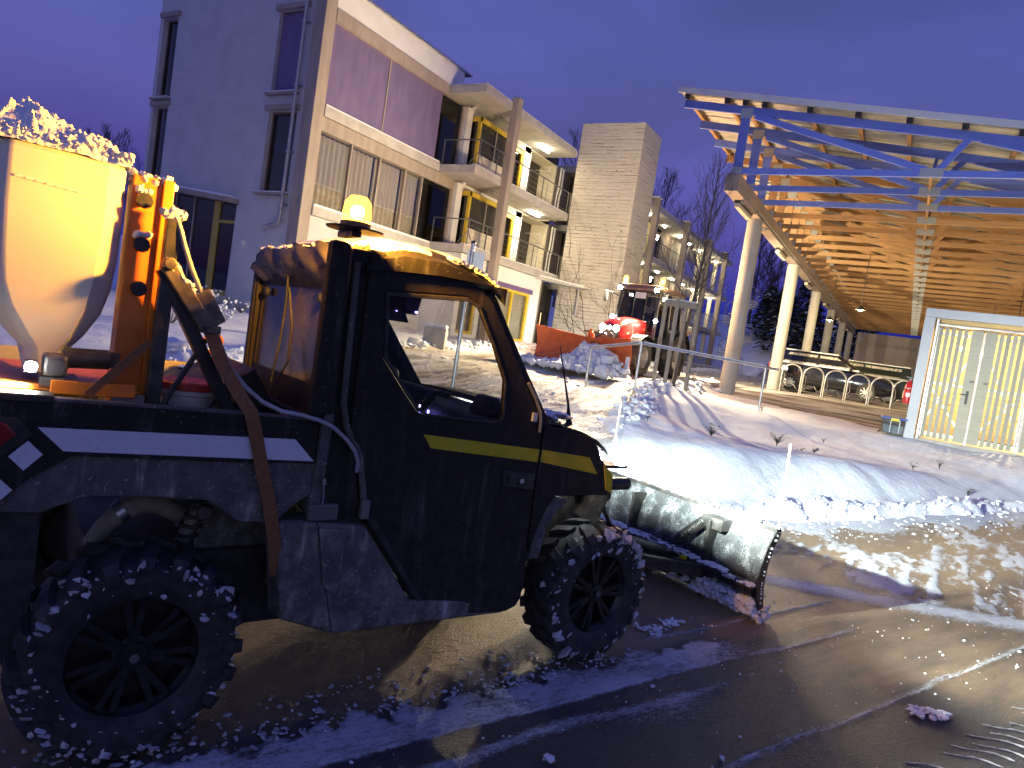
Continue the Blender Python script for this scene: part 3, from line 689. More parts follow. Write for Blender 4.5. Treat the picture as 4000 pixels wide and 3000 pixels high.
# front fascia with a lip that cuts off the headlight beam below
fas = []
for u in np.linspace(0, 1, 15):
    y = .085 + u * (W_ALL - .17); c = 1 - (2*u - 1)**2; dx = c * .13
    fas.append([(2.085+dx,y,1.045),(2.165+dx,y,.985),(2.19+dx,y,.93),(2.185+dx,y,.86),(2.12+dx,y,.70)])
MB().grid(fas).build('front_fascia', BLACK, UTV, 35)
MB().plate([(2.10,1.03),(2.175,.98),(2.185,.88),(2.14,.90)], (), .074, .079).build('yellow_stripe', YELLOW, UTV)
HEADM = emit('headlamp_glow', (0.93, 0.98, 1.0), 30.0)
for side in (0, 1):
    hl = MB(); y0, y1 = mir(.085, side), mir(.33, side)
    hl.hexa([(2.05,y0,1.055),(2.12,y1,1.055),(2.15,y1,1.100),(2.055,y0,1.100)], [(2.10,y0,1.035),(2.18,y1,1.035),(2.175,y1,1.085),(2.09,y0,1.085)])
    lamp = hl.build('headlight', HEADM, UTV, bevel=.008)
    k = 1.0 if side == 0 else .45; sg = -1 if side == 0 else 1
    L = light('flood_beam', 'SPOT', (2.215, mir(.16, side), 1.072), 900 * k, (0.88, 1.0, 0.93), UTV, .010, spot=84, blend=.6)
    L.rotation_euler = Vector((1, sg * 1.25, -.30)).to_track_quat('-Z', 'Y').to_euler()
    L = light('near_beam', 'SPOT', (2.215, mir(.27, side), 1.072), 45 * k, (0.86, 1.0, 0.95), UTV, .012, spot=120, blend=.9)
    L.rotation_euler = Vector((1, 0, -.02)).to_track_quat('-Z', 'Y').to_euler()
    L = light('long_beam', 'SPOT', (2.215, mir(.21, side), 1.075), (800 if side == 0 else 200), (0.86, 1.0, 0.95), UTV, .012, spot=92, blend=1.0)
    L.rotation_euler = Vector((1, (.17 if side == 0 else .05), -.02)).to_track_quat('-Z', 'Y').to_euler()
    if side == 0:
        L = light('main_beam', 'SPOT', (2.215, .24, 1.078), 3000, (0.88, 1.0, 0.94), UTV, .012, spot=40, blend=1.0)
        L.rotation_euler = Vector((1, .12, -.045)).to_track_quat('-Z', 'Y').to_euler()
lip = MB()
for u0, u1 in zip(np.linspace(0, 1, 15)[:-1], np.linspace(0, 1, 15)[1:]):
    q = []
    for u in (u0, u1): y = .085 + u*(W_ALL-.17); dx = (1-(2*u-1)**2) * .13; q += [(2.20+dx+.02, y)]
    lip.hexa([(q[0][0]-.12,q[0][1],1.012),(q[1][0]-.12,q[1][1],1.012),(q[1][0]+.065,q[1][1],1.012),(q[0][0]+.065,q[0][1],1.012)], [(q[0][0]-.12,q[0][1],1.026),(q[1][0]-.12,q[1][1],1.026),(q[1][0]+.065,q[1][1],1.026),(q[0][0]+.065,q[0][1],1.026)])
lip.build('lamp_lip', BLACK, UTV)
# bumper
bp = MB()
for y in (.32, 1.26): bp.cyl((2.18,y,.865),(2.56,y,.868),.036,n=16); bp.tube([(2.30,y,.86),(2.36,y,.66),(2.44,y,.42)], .016, 8); bp.tube([(2.30,y,.86),(2.50,y,.60),(2.62,y,.40)], .014, 8)
bp.cyl((2.40,.30,.80),(2.40,1.28,.80),.028,n=12); bp.box((2.20,.45,.50),(2.34,1.13,.84)); bp.build('bumper_bar', STEEL_BLK, UTV, 40)
# roof
RP = [(.648,1.775),(.655,1.815),(.672,1.85),(.71,1.883),(.80,1.912),(.98,1.918),(1.14,1.893),(1.24,1.862),(1.30,1.822),(1.315,1.79)]
P = []
for u in np.linspace(0, 1, 17):
    y = .055 + u * (W_ALL - .11); e = min(u, 1-u); k = 1 - math.exp(-e * 26); P.append([(x, y, z - .055 * (1-k) * (0.3 + 0.7 * (i > 1))+ .02 * (1-(2*u-1)**2)) for i, (x, z) in enumerate(RP)])
rf = MB(); rf.grid(P); rf.grid([[(p[0], p[1], 1.775 + .035 * min(1, max(0, (p[0]-.65)*4))) for p in r] for r in P])
for r in (P[0], P[-1]):
    rf.grid([r, [(p[0], p[1], 1.775 + .035 * min(1, max(0, (p[0]-.65)*4))) for p in r]])
rf.grid([[r[0] for r in P], [(r[0][0], r[0][1], 1.775) for r in P]])
ro = rf.build('roof', BLACK, UTV, 40)
# snow lying on the roof, broken along its edges
sr = MB(); pts = []
for u in np.linspace(.03, .97, 40):
    row = []
    for v in np.linspace(0, 1, 44):
        x = .70 + v * .60; y = .055 + u * (W_ALL - .11)
        z = float(np.interp(x, [p[0] for p in RP], [p[1] for p in RP])) + .02 * (1-(2*u-1)**2) - .055*math.exp(-min(u,1-u)*26)*.9
        e = min(u - .03, .97 - u, v, 1 - v) * 14; th = .022 * (1 - math.exp(-max(e, 0) * 1.4)) + (float(fbm(x*7, y*7)) - .52) * .05 * (1 - .6*v) - .012*(1-v)
        row.append((x, y, z + max(th, -.012)))
    pts.append(row)
sr.grid(pts); sr.build('roof_snow', SNOW, ro, 60)
sv = MB()
for i in range(46):
    f = i / 45; x = 1.02 + f * .29; z = float(np.interp(x, [p[0] for p in RP], [p[1] for p in RP])) - .008
    sv.blob((x, .075 + random.uniform(0, .02), z - .012), (.014, .012, .009), i, 1, .3)
sv.build('eave_snow', SNOW, ro, 60)
# rear of the cab: upper fascia, window, folds of loose cover
MB().hexa([(.685,.16,1.70),(.685,1.42,1.70),(.72,1.42,1.70),(.72,.16,1.70)], [(.655,.14,1.84),(.655,1.44,1.84),(.72,1.44,1.84),(.72,.14,1.84)]).build('rear_fascia', BLACK, UTV, bevel=.03)
cv = MB(); rows = []
for i in range(9):
    a = i / 8; rows.append([(.66 - .035*math.sin(a*3.1) + .02 * a + .010 * math.sin(u*31 + i), .14 + u * 1.30, 1.865 - .15 * a + .014 * math.sin(u * 23 + a * 2.5) + .03*(1-abs(2*u-1))) for u in np.linspace(0, 1, 44)])
cv.grid(rows).build('loose_cover', basic('weathered_vinyl', (.035,.03,.026), (.065,.055,.045), .5, scale=9), UTV, 60)
sc = MB()
for i in range(26): sc.blob((.665 + random.uniform(0,.05), .15 + i * .05, 1.872 + random.uniform(-.004, .012)), (.03, .028, .014), 300 + i, 1, .3)
sc.build('cover_snow', SNOW, UTV, 60)
def make_mirrorpane():
    M = Mat('tan_reflection_polycarbonate'); nt = M.nt  # tan blotches in the base colour stand in for a mirrored wall
    sp = M.noise(60, 2).step(0.62, 0.70); bl = M.noise(3, 5).step(.35, .7)
    M.set('Base Color', M.mix(sp, M.mix(bl, (0.085, 0.07, 0.058), (0.19, 0.16, 0.13)), (.03,.025,.02))).set('Metallic', 0.5).set('Roughness', bl * .18 + .12 + sp * .3)
    M.bump(M.noise(4, 3), .04, .01); return M.m
rwn = MB().plate([(.17,1.255),(1.41,1.255),(1.41,1.695),(.17,1.695)], (), .700, .708, fmap=lambda u, v, d: (d, u, v)).build('rear_window', make_mirrorpane(), UTV)
MB().plate([(.14,.95),(1.44,.95),(1.44,1.72),(.14,1.72)], [[(.18,1.265),(1.40,1.265),(1.40,1.69),(.18,1.69)]], .692, .702, fmap=lambda u, v, d: (d, u, v)).build('rear_frame', BLACK, UTV)
for y in (.55, 1.30): MB().lathe([(.022,0),(.022,-.02),(.001,-.024)], 8, 'x', (.692, y, 1.655)).build('window_knob', RUBBER, UTV)
wr_ = MB(); wr_.tube([(.66,.98,1.74),(.672,.93,1.66),(.675,.85,1.50),(.66,.80,1.34),(.62,.82,1.22)], .006, 6); wr_.tube([(.66,.95,1.74),(.672,.96,1.6),(.672,.98,1.42),(.65,.97,1.22)], .006, 6); wr_.build('wiring', RUBBER, UTV, 60)
# windscreen and cab interior
MB().hexa([(1.70,.15,1.235),(1.70,1.43,1.235),(1.704,1.43,1.238),(1.704,.15,1.238)], [(1.285,.16,1.785),(1.285,1.42,1.785),(1.289,1.42,1.788),(1.289,.16,1.788)]).build('windscreen', GLASS, UTV)
INT = basic('cab_interior', (.02,.019,.018), (.035,.032,.03), .6, scale=8)
dsh = MB(); dsh.hexa([(1.36,.15,.95),(1.70,.15,.95),(1.70,1.43,.95),(1.36,1.43,.95)], [(1.44,.15,1.20),(1.70,.15,1.225),(1.70,1.43,1.225),(1.44,1.43,1.20)]); dsh.build('dashboard', INT, UTV, bevel=.03)
dd_ = MB(); dd_.hexa([(1.40,.80,1.19),(1.50,.80,1.20),(1.50,1.30,1.20),(1.40,1.30,1.19)], [(1.45,.84,1.265),(1.51,.84,1.27),(1.51,1.26,1.27),(1.45,1.26,1.265)]); dd_.build('instrument_binnacle', INT, UTV, bevel=.02)
stw = MB(); c0 = Vector((1.27, 1.12, 1.19)); nrm = Vector((-.82, 0, .57)).normalized(); a1 = Vector((0,1,0)); b1 = nrm.cross(a1)
stw.tube([c0 + (a1*math.cos(k) + b1*math.sin(k))*.175 for k in np.linspace(0, 2*math.pi, 29)], .014, 8, False); stw.cyl(c0 - nrm*.12, c0 + nrm*.0, .03, n=10)
for k in (.4, 2.74, 4.71): stw.beam(c0, c0 + (a1*math.cos(k) + b1*math.sin(k))*.17, .03, .014)
stw.build('steering_wheel', INT, UTV, 50)
for y0, y1 in ((.20, .68), (.90, 1.38)):
    st = MB(); st.hexa([(.74,y0,.72),(1.22,y0,.74),(1.22,y1,.74),(.74,y1,.72)], [(.74,y0,.86),(1.22,y0,.88),(1.22,y1,.88),(.74,y1,.86)]); st.hexa([(.71,y0,.84),(.84,y0,.84),(.84,y1,.84),(.71,y1,.84)], [(.71,y0+.03,1.36),(.78,y0+.03,1.36),(.78,y1-.03,1.36),(.71,y1-.03,1.36)])
    sO = st.build('seat', INT, UTV, bevel=.03); MB().box((.72,y0+.13,1.37),(.79,y1-.13,1.52)).build('headrest', basic('headrest_vinyl', (.10,.085,.09), None, .7), sO, bevel=.03)
vis = MB(); vis.hexa([(1.06,.50,1.66),(1.14,.50,1.64),(1.14,1.0,1.64),(1.06,1.0,1.66)], [(1.08,.50,1.76),(1.16,.50,1.75),(1.16,1.0,1.75),(1.08,1.0,1.76)]); vis.build('overhead_radio', INT, UTV, bevel=.01)
rm_ = MB(); rm_.hexa([(1.26,.83,1.60),(1.28,.83,1.60),(1.28,1.05,1.60),(1.26,1.05,1.60)], [(1.22,.83,1.67),(1.24,.83,1.675),(1.24,1.05,1.675),(1.22,1.05,1.67)]); rm_.tube([(1.24,.94,1.64),(1.28,.94,1.72),(1.27,.94,1.77)], .008, 6); rm_.build('rear_view_mirror', INT, UTV, bevel=.008)
lv = MB(); lv.tube([(1.30,.62,1.17),(1.34,.60,1.25),(1.36,.58,1.275),(1.40,.52,1.27)], .016, 8); lv.blob((1.22,.86,1.29), .030, 4, 2, .08); lv.tube([(1.30,.90,1.1),(1.22,.86,1.29)], .010, 6); lv.build('control_lever', INT, UTV, 60)
mt = MB(); mt.hexa([(1.50,.30,1.21),(1.60,.30,1.22),(1.60,.50,1.22),(1.50,.50,1.21)], [(1.52,.33,1.30),(1.56,.33,1.305),(1.56,.47,1.305),(1.52,.47,1.30)]); mt.build('phone_mount', INT, UTV, bevel=.01)
LEDB = emit('blue_led', (0.16, 0.13, 1.0), 14.0); LEDW = emit('white_led', (0.9, 0.85, 1.0), 5.0)
for j, (x, y, z, w, h, mm) in enumerate(((1.385,.77,1.155,.006,.05,LEDB),(1.395,.70,1.15,.012,.035,LEDB),(1.385,.79,1.10,.008,.03,LEDB),(1.39,.86,1.14,.02,.008,LEDB),(1.388,.78,1.175,.01,.012,LEDW),(1.388,.735,1.13,.006,.03,LEDW),(1.095,.60,1.665,.012,.008,LEDB),(1.098,.63,1.652,.01,.006,LEDB),(1.10,.44,1.655,.018,.008,LEDB))):
    MB().box((x-.004, y-w/2, z-h/2), (x, y+w/2, z+h/2)).build('switch_light', mm, UTV)
# aerial, hinge, wiper
an = MB(); an.tube([(1.93,.20,1.205),(1.925,.20,1.23),(1.905,.20,1.31),(1.79,.20,1.60)], [.022,.014,.006,.0022], 8); an.build('aerial', RUBBER, UTV, 40)
MB().tube([(1.52,.068,1.41),(1.57,.066,1.35),(1.615,.066,1.28),(1.625,.066,1.235),(1.628,.066,1.185)], .008, 8).build('gas_strut', basic('strut_metal', (.35,.33,.30), None, .35, .6), UTV, 60)
MB().box((1.575,.062,1.235),(1.60,.074,1.275)).build('reflector_sticker', basic('pale_sticker', (.5,.55,.55), None, .4), UTV)
hs = MB()
for i in range(60): hs.blob((1.70 + random.random()*.22, .12 + random.random()*.55, 1.245 + random.random()*.02), (.025*random.uniform(.5,1.4),)*2 + (.010,), 900+i, 1, .3)
hs.build('bonnet_snow', SNOW, UTV, 60)
bs = MB()
for i in range(30): bs.blob((2.055 + random.random()*.05, .09 + random.random()*.2, 1.095 + random.uniform(-.01,.012)), (.012*random.uniform(.5,1.5),)*2 + (.006,), 950+i, 1, .3)
bs.build('wing_snow', SNOW, UTV, 60)
# ---- flashing beacon on its mast
MB().box((.528,-.04,1.878),(.568,.09,1.900)).build('beacon_mast', STEEL_BLK, UTV, bevel=.004)
AMB = lens('amber_beacon_glow', (1.0, 0.42, 0.02), 9.0, .6)
MB().lathe([(.001,1.900),(.10,1.900),(.105,1.906),(.001,1.907)], 28, 'z', (.548,-.02,0)).build('beacon_cutoff_plate', STEEL_BLK, UTV)  # disc added to cut the beacon's light off the lower hopper
bc = MB().lathe([(.055,1.905),(.055,1.925),(.052,1.93)], 24, 'z', (.548,-.02,0)).build('beacon_base', STEEL_BLK, UTV, 40)
MB().lathe([(.050,1.93),(.052,1.96),(.047,2.0),(.030,2.022),(.001,2.027)], 24, 'z', (.548,-.02,0)).build('beacon_dome', AMB, UTV, 60)
light('beacon_light', 'POINT', (.548,-.02,1.965), 430, (1.0, 0.43, 0.04), UTV, .03)
MB().blob((.548,-.02,1.968), (.026,.026,.024), 1, 2, .02).build('beacon_bulb', lens('beacon_bulb_glow', (1.0,.80,.35), 60.0, .4), UTV, 60)
# ---------------------------------------------------------------- salt spreader standing in the cargo bed
SPR = thing('salt_spreader', 'white salt spreader hopper heaped with snow in the cargo bed', 'salt spreader', (PR.x, PR.y, 0), ROADROT)
def oct_ring(cx, cy, h, ch, z, n=3):
    """octagon ring, longer across the bed than along it"""
    k = .68; a = h * k; ch = ch * .8; c = [(a-ch, -h), (a, -h+ch), (a, h-ch), (a-ch, h), (-a+ch, h), (-a, h-ch), (-a, -h+ch), (-a+ch, -h)]
    return [(cx + x, cy + y, z) for x, y in c]
M = Mat('translucent_hopper'); M.set('Base Color', (0.78, 0.74, 0.62)).set('Roughness', .38).set('Subsurface Weight', .5).set('Subsurface Radius', (.08, .06, .04)).set('Subsurface Scale', 0.15)
M.bump(M.noise(5, 3), .05, .01); HOP = M.m
cx, cy = -.335, .62
rings = [oct_ring(cx, cy, .285, .07, 1.985), oct_ring(cx, cy, .295, .075, 1.97), oct_ring(cx, cy, .30, .08, 1.80), oct_ring(cx, cy, .298, .085, 1.66), oct_ring(cx, cy, .285, .085, 1.55), oct_ring(cx+.005, cy-.02, .25, .08, 1.47), oct_ring(cx+.015, cy-.08, .17, .06, 1.385), oct_ring(cx+.02, cy-.13, .10, .04, 1.33), oct_ring(cx+.02, cy-.15, .08, .03, 1.25)]
h = MB(); h.grid([r + [r[0]] for r in rings]); hop = h.build('hopper', HOP, SPR, 25, bevel=.02, seg=3)
# raised moulding marks on the hopper's face
em = MB()
for i in range(7): em.box((-.45 + i*.028, .319, 1.872 - i*.002), (-.425 + i*.028, .324, 1.879 - i*.002))
for i in range(8): em.box((-.40 + i*.015, .323, 1.735), (-.390 + i*.015, .329, 1.750))
em.build('moulded_marks', basic('pale_moulding', (.85,.83,.78), None, .4), SPR)
heap = MB(); pts = []
U_, V_ = np.meshgrid(np.linspace(-1, 1, 80), np.linspace(-1, 1, 110), indexing='ij'); HX, HY = cx + U_*.205, cy + V_*.30
rr_ = np.maximum(np.abs(U_), np.abs(V_)); he = 1 - rr_**4
HZ = 1.982 + .080*he + .07*he*np.exp(-((HX+.45)**2/.022 + (HY-.5)**2/.06)) + ((fbm(HX*16, HY*16, 4) - .5)*.075 + (np.abs(fbm(HX*42, HY*42+9, 3)-.5))*.07) * np.minimum(1, he*3+.2)
heap.grid([[(float(HX[i,j]), float(HY[i,j]), float(HZ[i,j])) for j in range(110)] for i in range(80)])
for i in range(420):
    a = random.uniform(-1, 1); b = random.choice((random.uniform(-1.02, -.8), random.uniform(-1, 1)))
    if random.random() < .3: a, b = random.choice((.98, .9)), random.uniform(-1, 1)
    r = abs(random.gauss(0, .004)) + .002
    heap.blob((cx + a*.205, cy + b*.30, 1.99 + .06*(1-max(abs(a), abs(b))**3) + random.uniform(0, .03)), r, 2000+i, 1, .35)
ho = heap.build('salt_heap', SNOW, SPR, 50)
# the tub stands on the middle of the bed
HS = 1.0
for o_ in (hop, ho, bpy.data.objects['moulded_marks']): o_.scale = (HS, HS, HS); o_.location = (-.5*(1-HS), -2.45*(1-HS), 1.6*(1-HS))
fc = MB()
for i in range(60): fc.blob((-.12 + random.random()*.14, .38 + random.random()*.12, 1.965 + random.random()*.03 - i*.0004), random.uniform(.006,.018), 2600+i, 1, .3)
fc.build('frame_snow', SNOW, SPR, 55)
# orange steel frame and knobs
fr = MB(); fr.box((-.112,.39,1.16),(-.102,.50,1.975)); fr.box((-.112,.385,1.16),(-.018,.395,1.975)); fr.box((-.018,.37,1.16),(.018,.41,1.975)); fr.box((-.46,.28,1.205),(-.05,.96,1.225)); fr.box((-.30,.255,1.20),(-.05,.262,1.245))
fr.build('spreader_frame', ORANGE, SPR, bevel=.004)
KN = basic('black_knob', (.02,.02,.02), None, .5)
for (x, z) in ((-.075,1.885),(-.069,1.732),(-.062,1.578)):
    k = MB(); k.lathe([(.012,.388),(.012,.368),(.027,.366),(.028,.350),(.025,.342),(.001,.341)], 9, 'y', (x, 0, z)); k.build('clamp_knob', KN, SPR, 30)
for (x, z) in ((-.075,1.885),(-.069,1.732)):
    ks = MB()
    for i in range(9): ks.blob((x + random.uniform(-.022,.022), .372, z + .028 + random.uniform(0,.014)), .012, 2700+i, 1, .3)
    ks.build('knob_snow', SNOW, SPR, 55)
# legs, drive motor, gearbox
gb = MB(); gb.box((-.325,.27,1.252),(-.255,.36,1.325)); gbo = gb.build('gearbox', basic('cast_gearbox', (.10,.10,.105), (.16,.16,.165), .45, .5, scale=20), SPR, bevel=.012)
MB().lathe([(.026,.268),(.026,.262),(.001,.262)], 18, 'y', (-.29,0,1.285)).build('gearbox_cover', basic('cast_cover', (.13,.13,.135), None, .4, .5), gbo)
mo = MB(); mo.cyl((-.258,.315,1.315),(-.135,.315,1.32),.034,n=20); mo.cyl((-.265,.315,1.315),(-.250,.315,1.315),.038,n=20); mo.box((-.135,.295,1.295),(-.105,.335,1.345)); mo.build('drive_motor', STEEL_BLK, SPR, 35)
lg = MB()
for x in (-.45, -.06):
    for y in (.30, .94): lg.box((x-.02,y-.02,.965),(x+.02,y+.02,1.21))
lg.build('spreader_leg', basic('scuffed_plate', (.10,.10,.10), (.20,.195,.19), .5, .4, scale=12), SPR, bevel=.003)
MB().box((-.12,.262,.965),(-.02,.27,1.21)).build('side_plate', basic('scuffed_plate', (.1,.1,.1)), SPR)
MB().lathe([(.001,1.05),(.20,1.05),(.20,1.06),(.001,1.062)], 24, 'z', (-.55,.62,0)).build('spinner_disc', GALV, SPR)
dk = MB(); dk.box((-.33,.28,1.21),(-.22,.42,1.25)); dk.build('outlet', basic('scuffed_plate', (.1,.1,.1)), SPR)
# work lamp on the spreader
wl = MB(); wl.box((-.375,.25,1.265),(-.34,.31,1.30)); wl.build('work_lamp_housing', STEEL_BLK, SPR)
MB().lathe([(.018,0),(.016,-.006),(.001,-.008)], 16, 'y', (-.358,.247,1.283)).build('work_lamp_lens', emit('work_lamp_glow', (1.0, .97, .9), 60.0), SPR)
L = light('work_lamp_beam', 'SPOT', (-.36,.225,1.27), 34, (1.0, .93, .78), SPR, .015, spot=140, blend=.6); L.rotation_euler = Vector((-.75, -.1, -.75)).to_track_quat('-Z', 'Y').to_euler()
# mast and brace in front of the spreader
ms = MB(); ms.box((-.012,.27,.965),(.034,.32,1.835)); ms.beam((-.005,.295,1.66),(.315,.295,1.10),.045,.055,(0,1,0)); ms.beam((.165,.295,1.43),(.045,.30,1.17),.018,.022,(0,1,0)); ms.build('brace_mast', STEEL_BLK, SPR, bevel=.004)
mc = MB()
for i in range(16): mc.blob((.01 + random.uniform(-.03,.03), .295, 1.842 + random.uniform(0,.022)), .018, 2800+i, 1, .3)
mc.build('mast_snow', SNOW, SPR, 55)
rt = MB(); rt.beam((.0,.25,1.675),(.16,.25,1.47),.05,.03,(0,1,0)); rt.beam((.12,.25,1.60),(.19,.25,1.49),.06,.02,(0,1,0)); rt.box((.13,.235,1.455),(.20,.28,1.485)); rt.cyl((.005,.22,1.68),(.005,.28,1.68),.022,n=12); rt.build('strap_ratchet', basic('dirty_ratchet', (.10,.08,.06), (.22,.18,.13), .5, .4, scale=25), SPR, bevel=.004)
rsn = MB()
for i in range(26): f = random.random(); rsn.blob((.0 + .10*f + random.uniform(-.01,.012), .245, 1.695 - .11*f + random.uniform(-.006,.01)), random.uniform(.006,.013), 2850+i, 1, .35)
rsn.build('ratchet_snow', SNOW, SPR, 55)
# lashing strap running down over the bed side
def ribbon(pts, w, name, mat, parent, th=.003, side=Vector((1, 0, .25))):
    m = MB(); lo, hi = [], []
    sd = side.normalized()
    A = []; n = len(pts)
    for i, p in enumerate(pts):
        p = Vector(p); d = (Vector(pts[min(i+1, n-1)]) - Vector(pts[max(i-1, 0)])).normalized(); b = (sd - d*sd.dot(d)).normalized(); nn = d.cross(b)
        A.append([p - b*w/2 - nn*th/2, p + b*w/2 - nn*th/2, p + b*w/2 + nn*th/2, p - b*w/2 + nn*th/2, p - b*w/2 - nn*th/2])
    m.grid(A); return m.build(name, mat, parent, 40)
STRAP = basic('faded_orange_webbing', (.20,.085,.03), (.27,.12,.045), .85, scale=60, bump=.4, bscale=300, bdist=.002)
sp = thing('lashing_strap', 'faded orange webbing strap lashed down over the bed side', 'strap', (PR.x, PR.y, 0), ROADROT)
ribbon([(.165,.255,1.47),(.20,.18,1.36),(.25,.11,1.265),(.288,.062,1.205),(.30,.056,1.17),(.345,.054,1.02),(.385,.054,.90),(.43,.060,.74),(.47,.10,.58)], .048, 'webbing', STRAP, sp)
sp2 = MB(); sp2.beam((-.03,.24,1.40),(-.20,.20,1.21),.026,.004,(0,1,0)); sp2.build('webbing_tail', STRAP, sp)
# cable from the mast to the cab
cb = MB(); cb.tube([(.02,.28,1.84),(.035,.27,1.80),(.055,.262,1.74),(.085,.26,1.67),(.13,.255,1.58),(.17,.25,1.50),(.205,.245,1.42),(.245,.23,1.34),(.30,.19,1.275),(.345,.13,1.235),(.40,.07,1.213),(.47,.056,1.205),(.54,.052,1.19),(.60,.050,1.165),(.66,.05,1.12),(.70,.05,1.075),(.722,.055,1.03),(.728,.068,.99)], .0085, 10)
tag(cb.build('power_cable', basic('grey_cable', (.34,.33,.34), (.42,.41,.42), .45, scale=30), None, 60), 'grey power cable drooping from the spreader mast to the cab', 'cable')
o = bpy.data.objects['power_cable']; o.location = (PR.x, PR.y, 0); o.rotation_euler.z = ROADROT
# bucket, shovel, tool case in the bed
bk = thing('plastic_bucket', 'white plastic bucket with a red lid in the cargo bed', 'bucket', uw(.165, .46, .961), ROADROT)
MB().lathe([(.001,0),(.085,0),(.10,.24),(.108,.245),(.108,.262),(.10,.265)], 28).build('tub', basic('bucket_white', (.62,.58,.50), (.55,.52,.45), .5, scale=10), bk, 40)
MB().lathe([(.110,.262),(.113,.265),(.113,.288),(.106,.294),(.09,.290),(.001,.290)], 28).build('lid', basic('bucket_red', (.52,.05,.03), None, .45), bk, 40)
MB().tube([(-.10,-.04,.24),(-.075,-.095,.19),(-.02,-.115,.15),(.05,-.105,.19),(.10,-.04,.245)], .003, 6).build('bail', STEEL_BLK, bk, 60)
shv = thing('snow_shovel', 'shovel with an orange loop handle lying in the cargo bed', 'shovel', (PR.x, PR.y, 0), ROADROT)
cD = Vector((.36,1.0,1.365)); ang = .8; a1 = Vector((math.cos(ang),0,math.sin(ang))); b1 = Vector((-math.sin(ang)*.55,.55,math.cos(ang)*.6))
MB().tube([cD + a1*math.cos(k)*.05 + b1*math.sin(k)*.045 for k in np.linspace(0, 2*math.pi, 25)], .014, 8, False).build('loop_handle', ORANGE, shv, 60)
MB().tube([cD - a1*.05, (.43,.95,1.22),(.50,.9,1.02)], .013, 8).build('shaft', STEEL_BLK, shv, 60)
MB().plate([(-.12,-.18),(.12,-.18),(.14,.16),(-.14,.16)], (), 0, .006, 'xy').xform(Matrix.Translation((.46,.78,.985)) @ Matrix.Rotation(.05, 4, 'Y')).build('blade', STEEL_BLK, shv)
tc_ = thing('tool_case', 'dark tool case wedged against the rear of the cab', 'case', uw(.40, .55, .962), ROADROT)
M4 = Matrix.Rotation(R(-32), 4, 'Y')
MB().box((-.02,0,.02),(.24,.62,.20)).xform(Matrix.Translation((-.06,0,.06)) @ M4).build('case_body', basic('dark_case', (.03,.022,.017), (.05,.04,.03), .6, scale=15), tc_, bevel=.01)
MB().box((.02,-.006,.11),(.12,-.001,.135)).xform(Matrix.Translation((-.06,0,.06)) @ M4).build('case_latch', basic('brass_latch', (.35,.20,.06), None, .4, .5), tc_)

# ---------------------------------------------------------------- snow plough on the front of the vehicle
PLW = thing('snow_plough', 'black snow-caked plough blade on the front of the utility vehicle', 'snow plough', uw(3.72, .79, 0), ROADROT + R(-2))
def blade_prof():  # (x forward, z): concave towards the front
    return [(.10,.015),(.065,.05),(.025,.14),(.005,.26),(.012,.38),(.045,.50),(.10,.60)]
ICE = Mat('frosted_black_steel'); fz = ICE.noise(9, 4); ff = ICE.noise(120, 3, rough=.7); 
fm = (fz * .55 + ff * .6).step(.56, .74); ICE.set('Base Color', ICE.mix(fm, (.03,.032,.033), (.36,.38,.39))).set('Roughness', fm*.3 + .45); ICE.bump(ff + fz, .5, .01); ICE = ICE.m
bl = MB(); Y0, Y1 = -.74, .92
rows_f = []; rows_b = []
for u in np.linspace(0, 1, 25):
    y = Y0 + u*(Y1-Y0); rows_f.append([(x, y, z) for x, z in blade_prof()]); rows_b.append([(x-.012, y, z) for x, z in blade_prof()])
bl.grid(rows_f); bl.grid(rows_b)
for r in (0, -1): bl.grid([rows_f[r], rows_b[r]])
for e in (0, -1): bl.grid([[r[e] for r in rows_f], [r[e] for r in rows_b]])
bl.build('mouldboard', ICE, PLW, 30)
ep = MB(); pf = blade_prof(); ep.plate([(x-.055 - .012*math.sin(z*5), z) for x, z in pf] + [(x+.012, z) for x, z in reversed(pf)], (), Y0-.012, Y0); ep.build('end_plate', STEEL_BLK, PLW, bevel=.003)
ep = MB(); ep.plate([(x-.055, z) for x, z in pf] + [(x+.012, z) for x, z in reversed(pf)], (), Y1, Y1+.012); ep.build('end_plate', STEEL_BLK, PLW, bevel=.003)
MB().box((-.03+.10, Y0, .60),(.125, Y1, .625)).build('top_edge', STEEL_BLK, PLW, bevel=.004)
MB().box((.085, Y0-.01, .008),(.115, Y1, .07)).build('cutting_edge', STEEL_BLK, PLW)
rb = MB(); rb.box((-.075, -.32, .13),(.06,-.29,.56)); rb.box((-.05,-.40,.50),(.07,-.22,.58)); rb.build('back_rib', STEEL_BLK, PLW, bevel=.004); MB().box((-.075, .42, .13),(.06,.45,.56)).build('back_rib', STEEL_BLK, PLW, bevel=.004)
bar = MB(); bar.tube([(-.05,.90,.235),(-.055,.40,.235),(-.06,.1,.24),(-.055,-.3,.235),(-.05,-.73,.215)], .042, 12); bar.build('reinforcing_tube', STEEL_BLK, PLW, 50)
sb = MB()
for i in range(420):
    y = random.uniform(-.73, .9); sb.blob((-.055 + random.uniform(-.03,.02), y, .262 + random.uniform(-.004,.012) - .02*(y < -.5)), (.022*random.uniform(.6,1.5), .03, .011), 3100+i, 1, .3)
for i in range(300):
    y = random.uniform(-.73, -.3); sb.blob((-.012 + random.uniform(-.05,.03), y, .045 + random.uniform(0,.10)), (.022, .03, .02), 3600+i, 1, .35)
for i in range(150):
    y = random.uniform(-.3,.9); sb.blob((-.03 + random.uniform(-.03,.03), y, .10 + random.uniform(-.05,.06)), (.03, .035, .016), 4000+i, 1, .35)
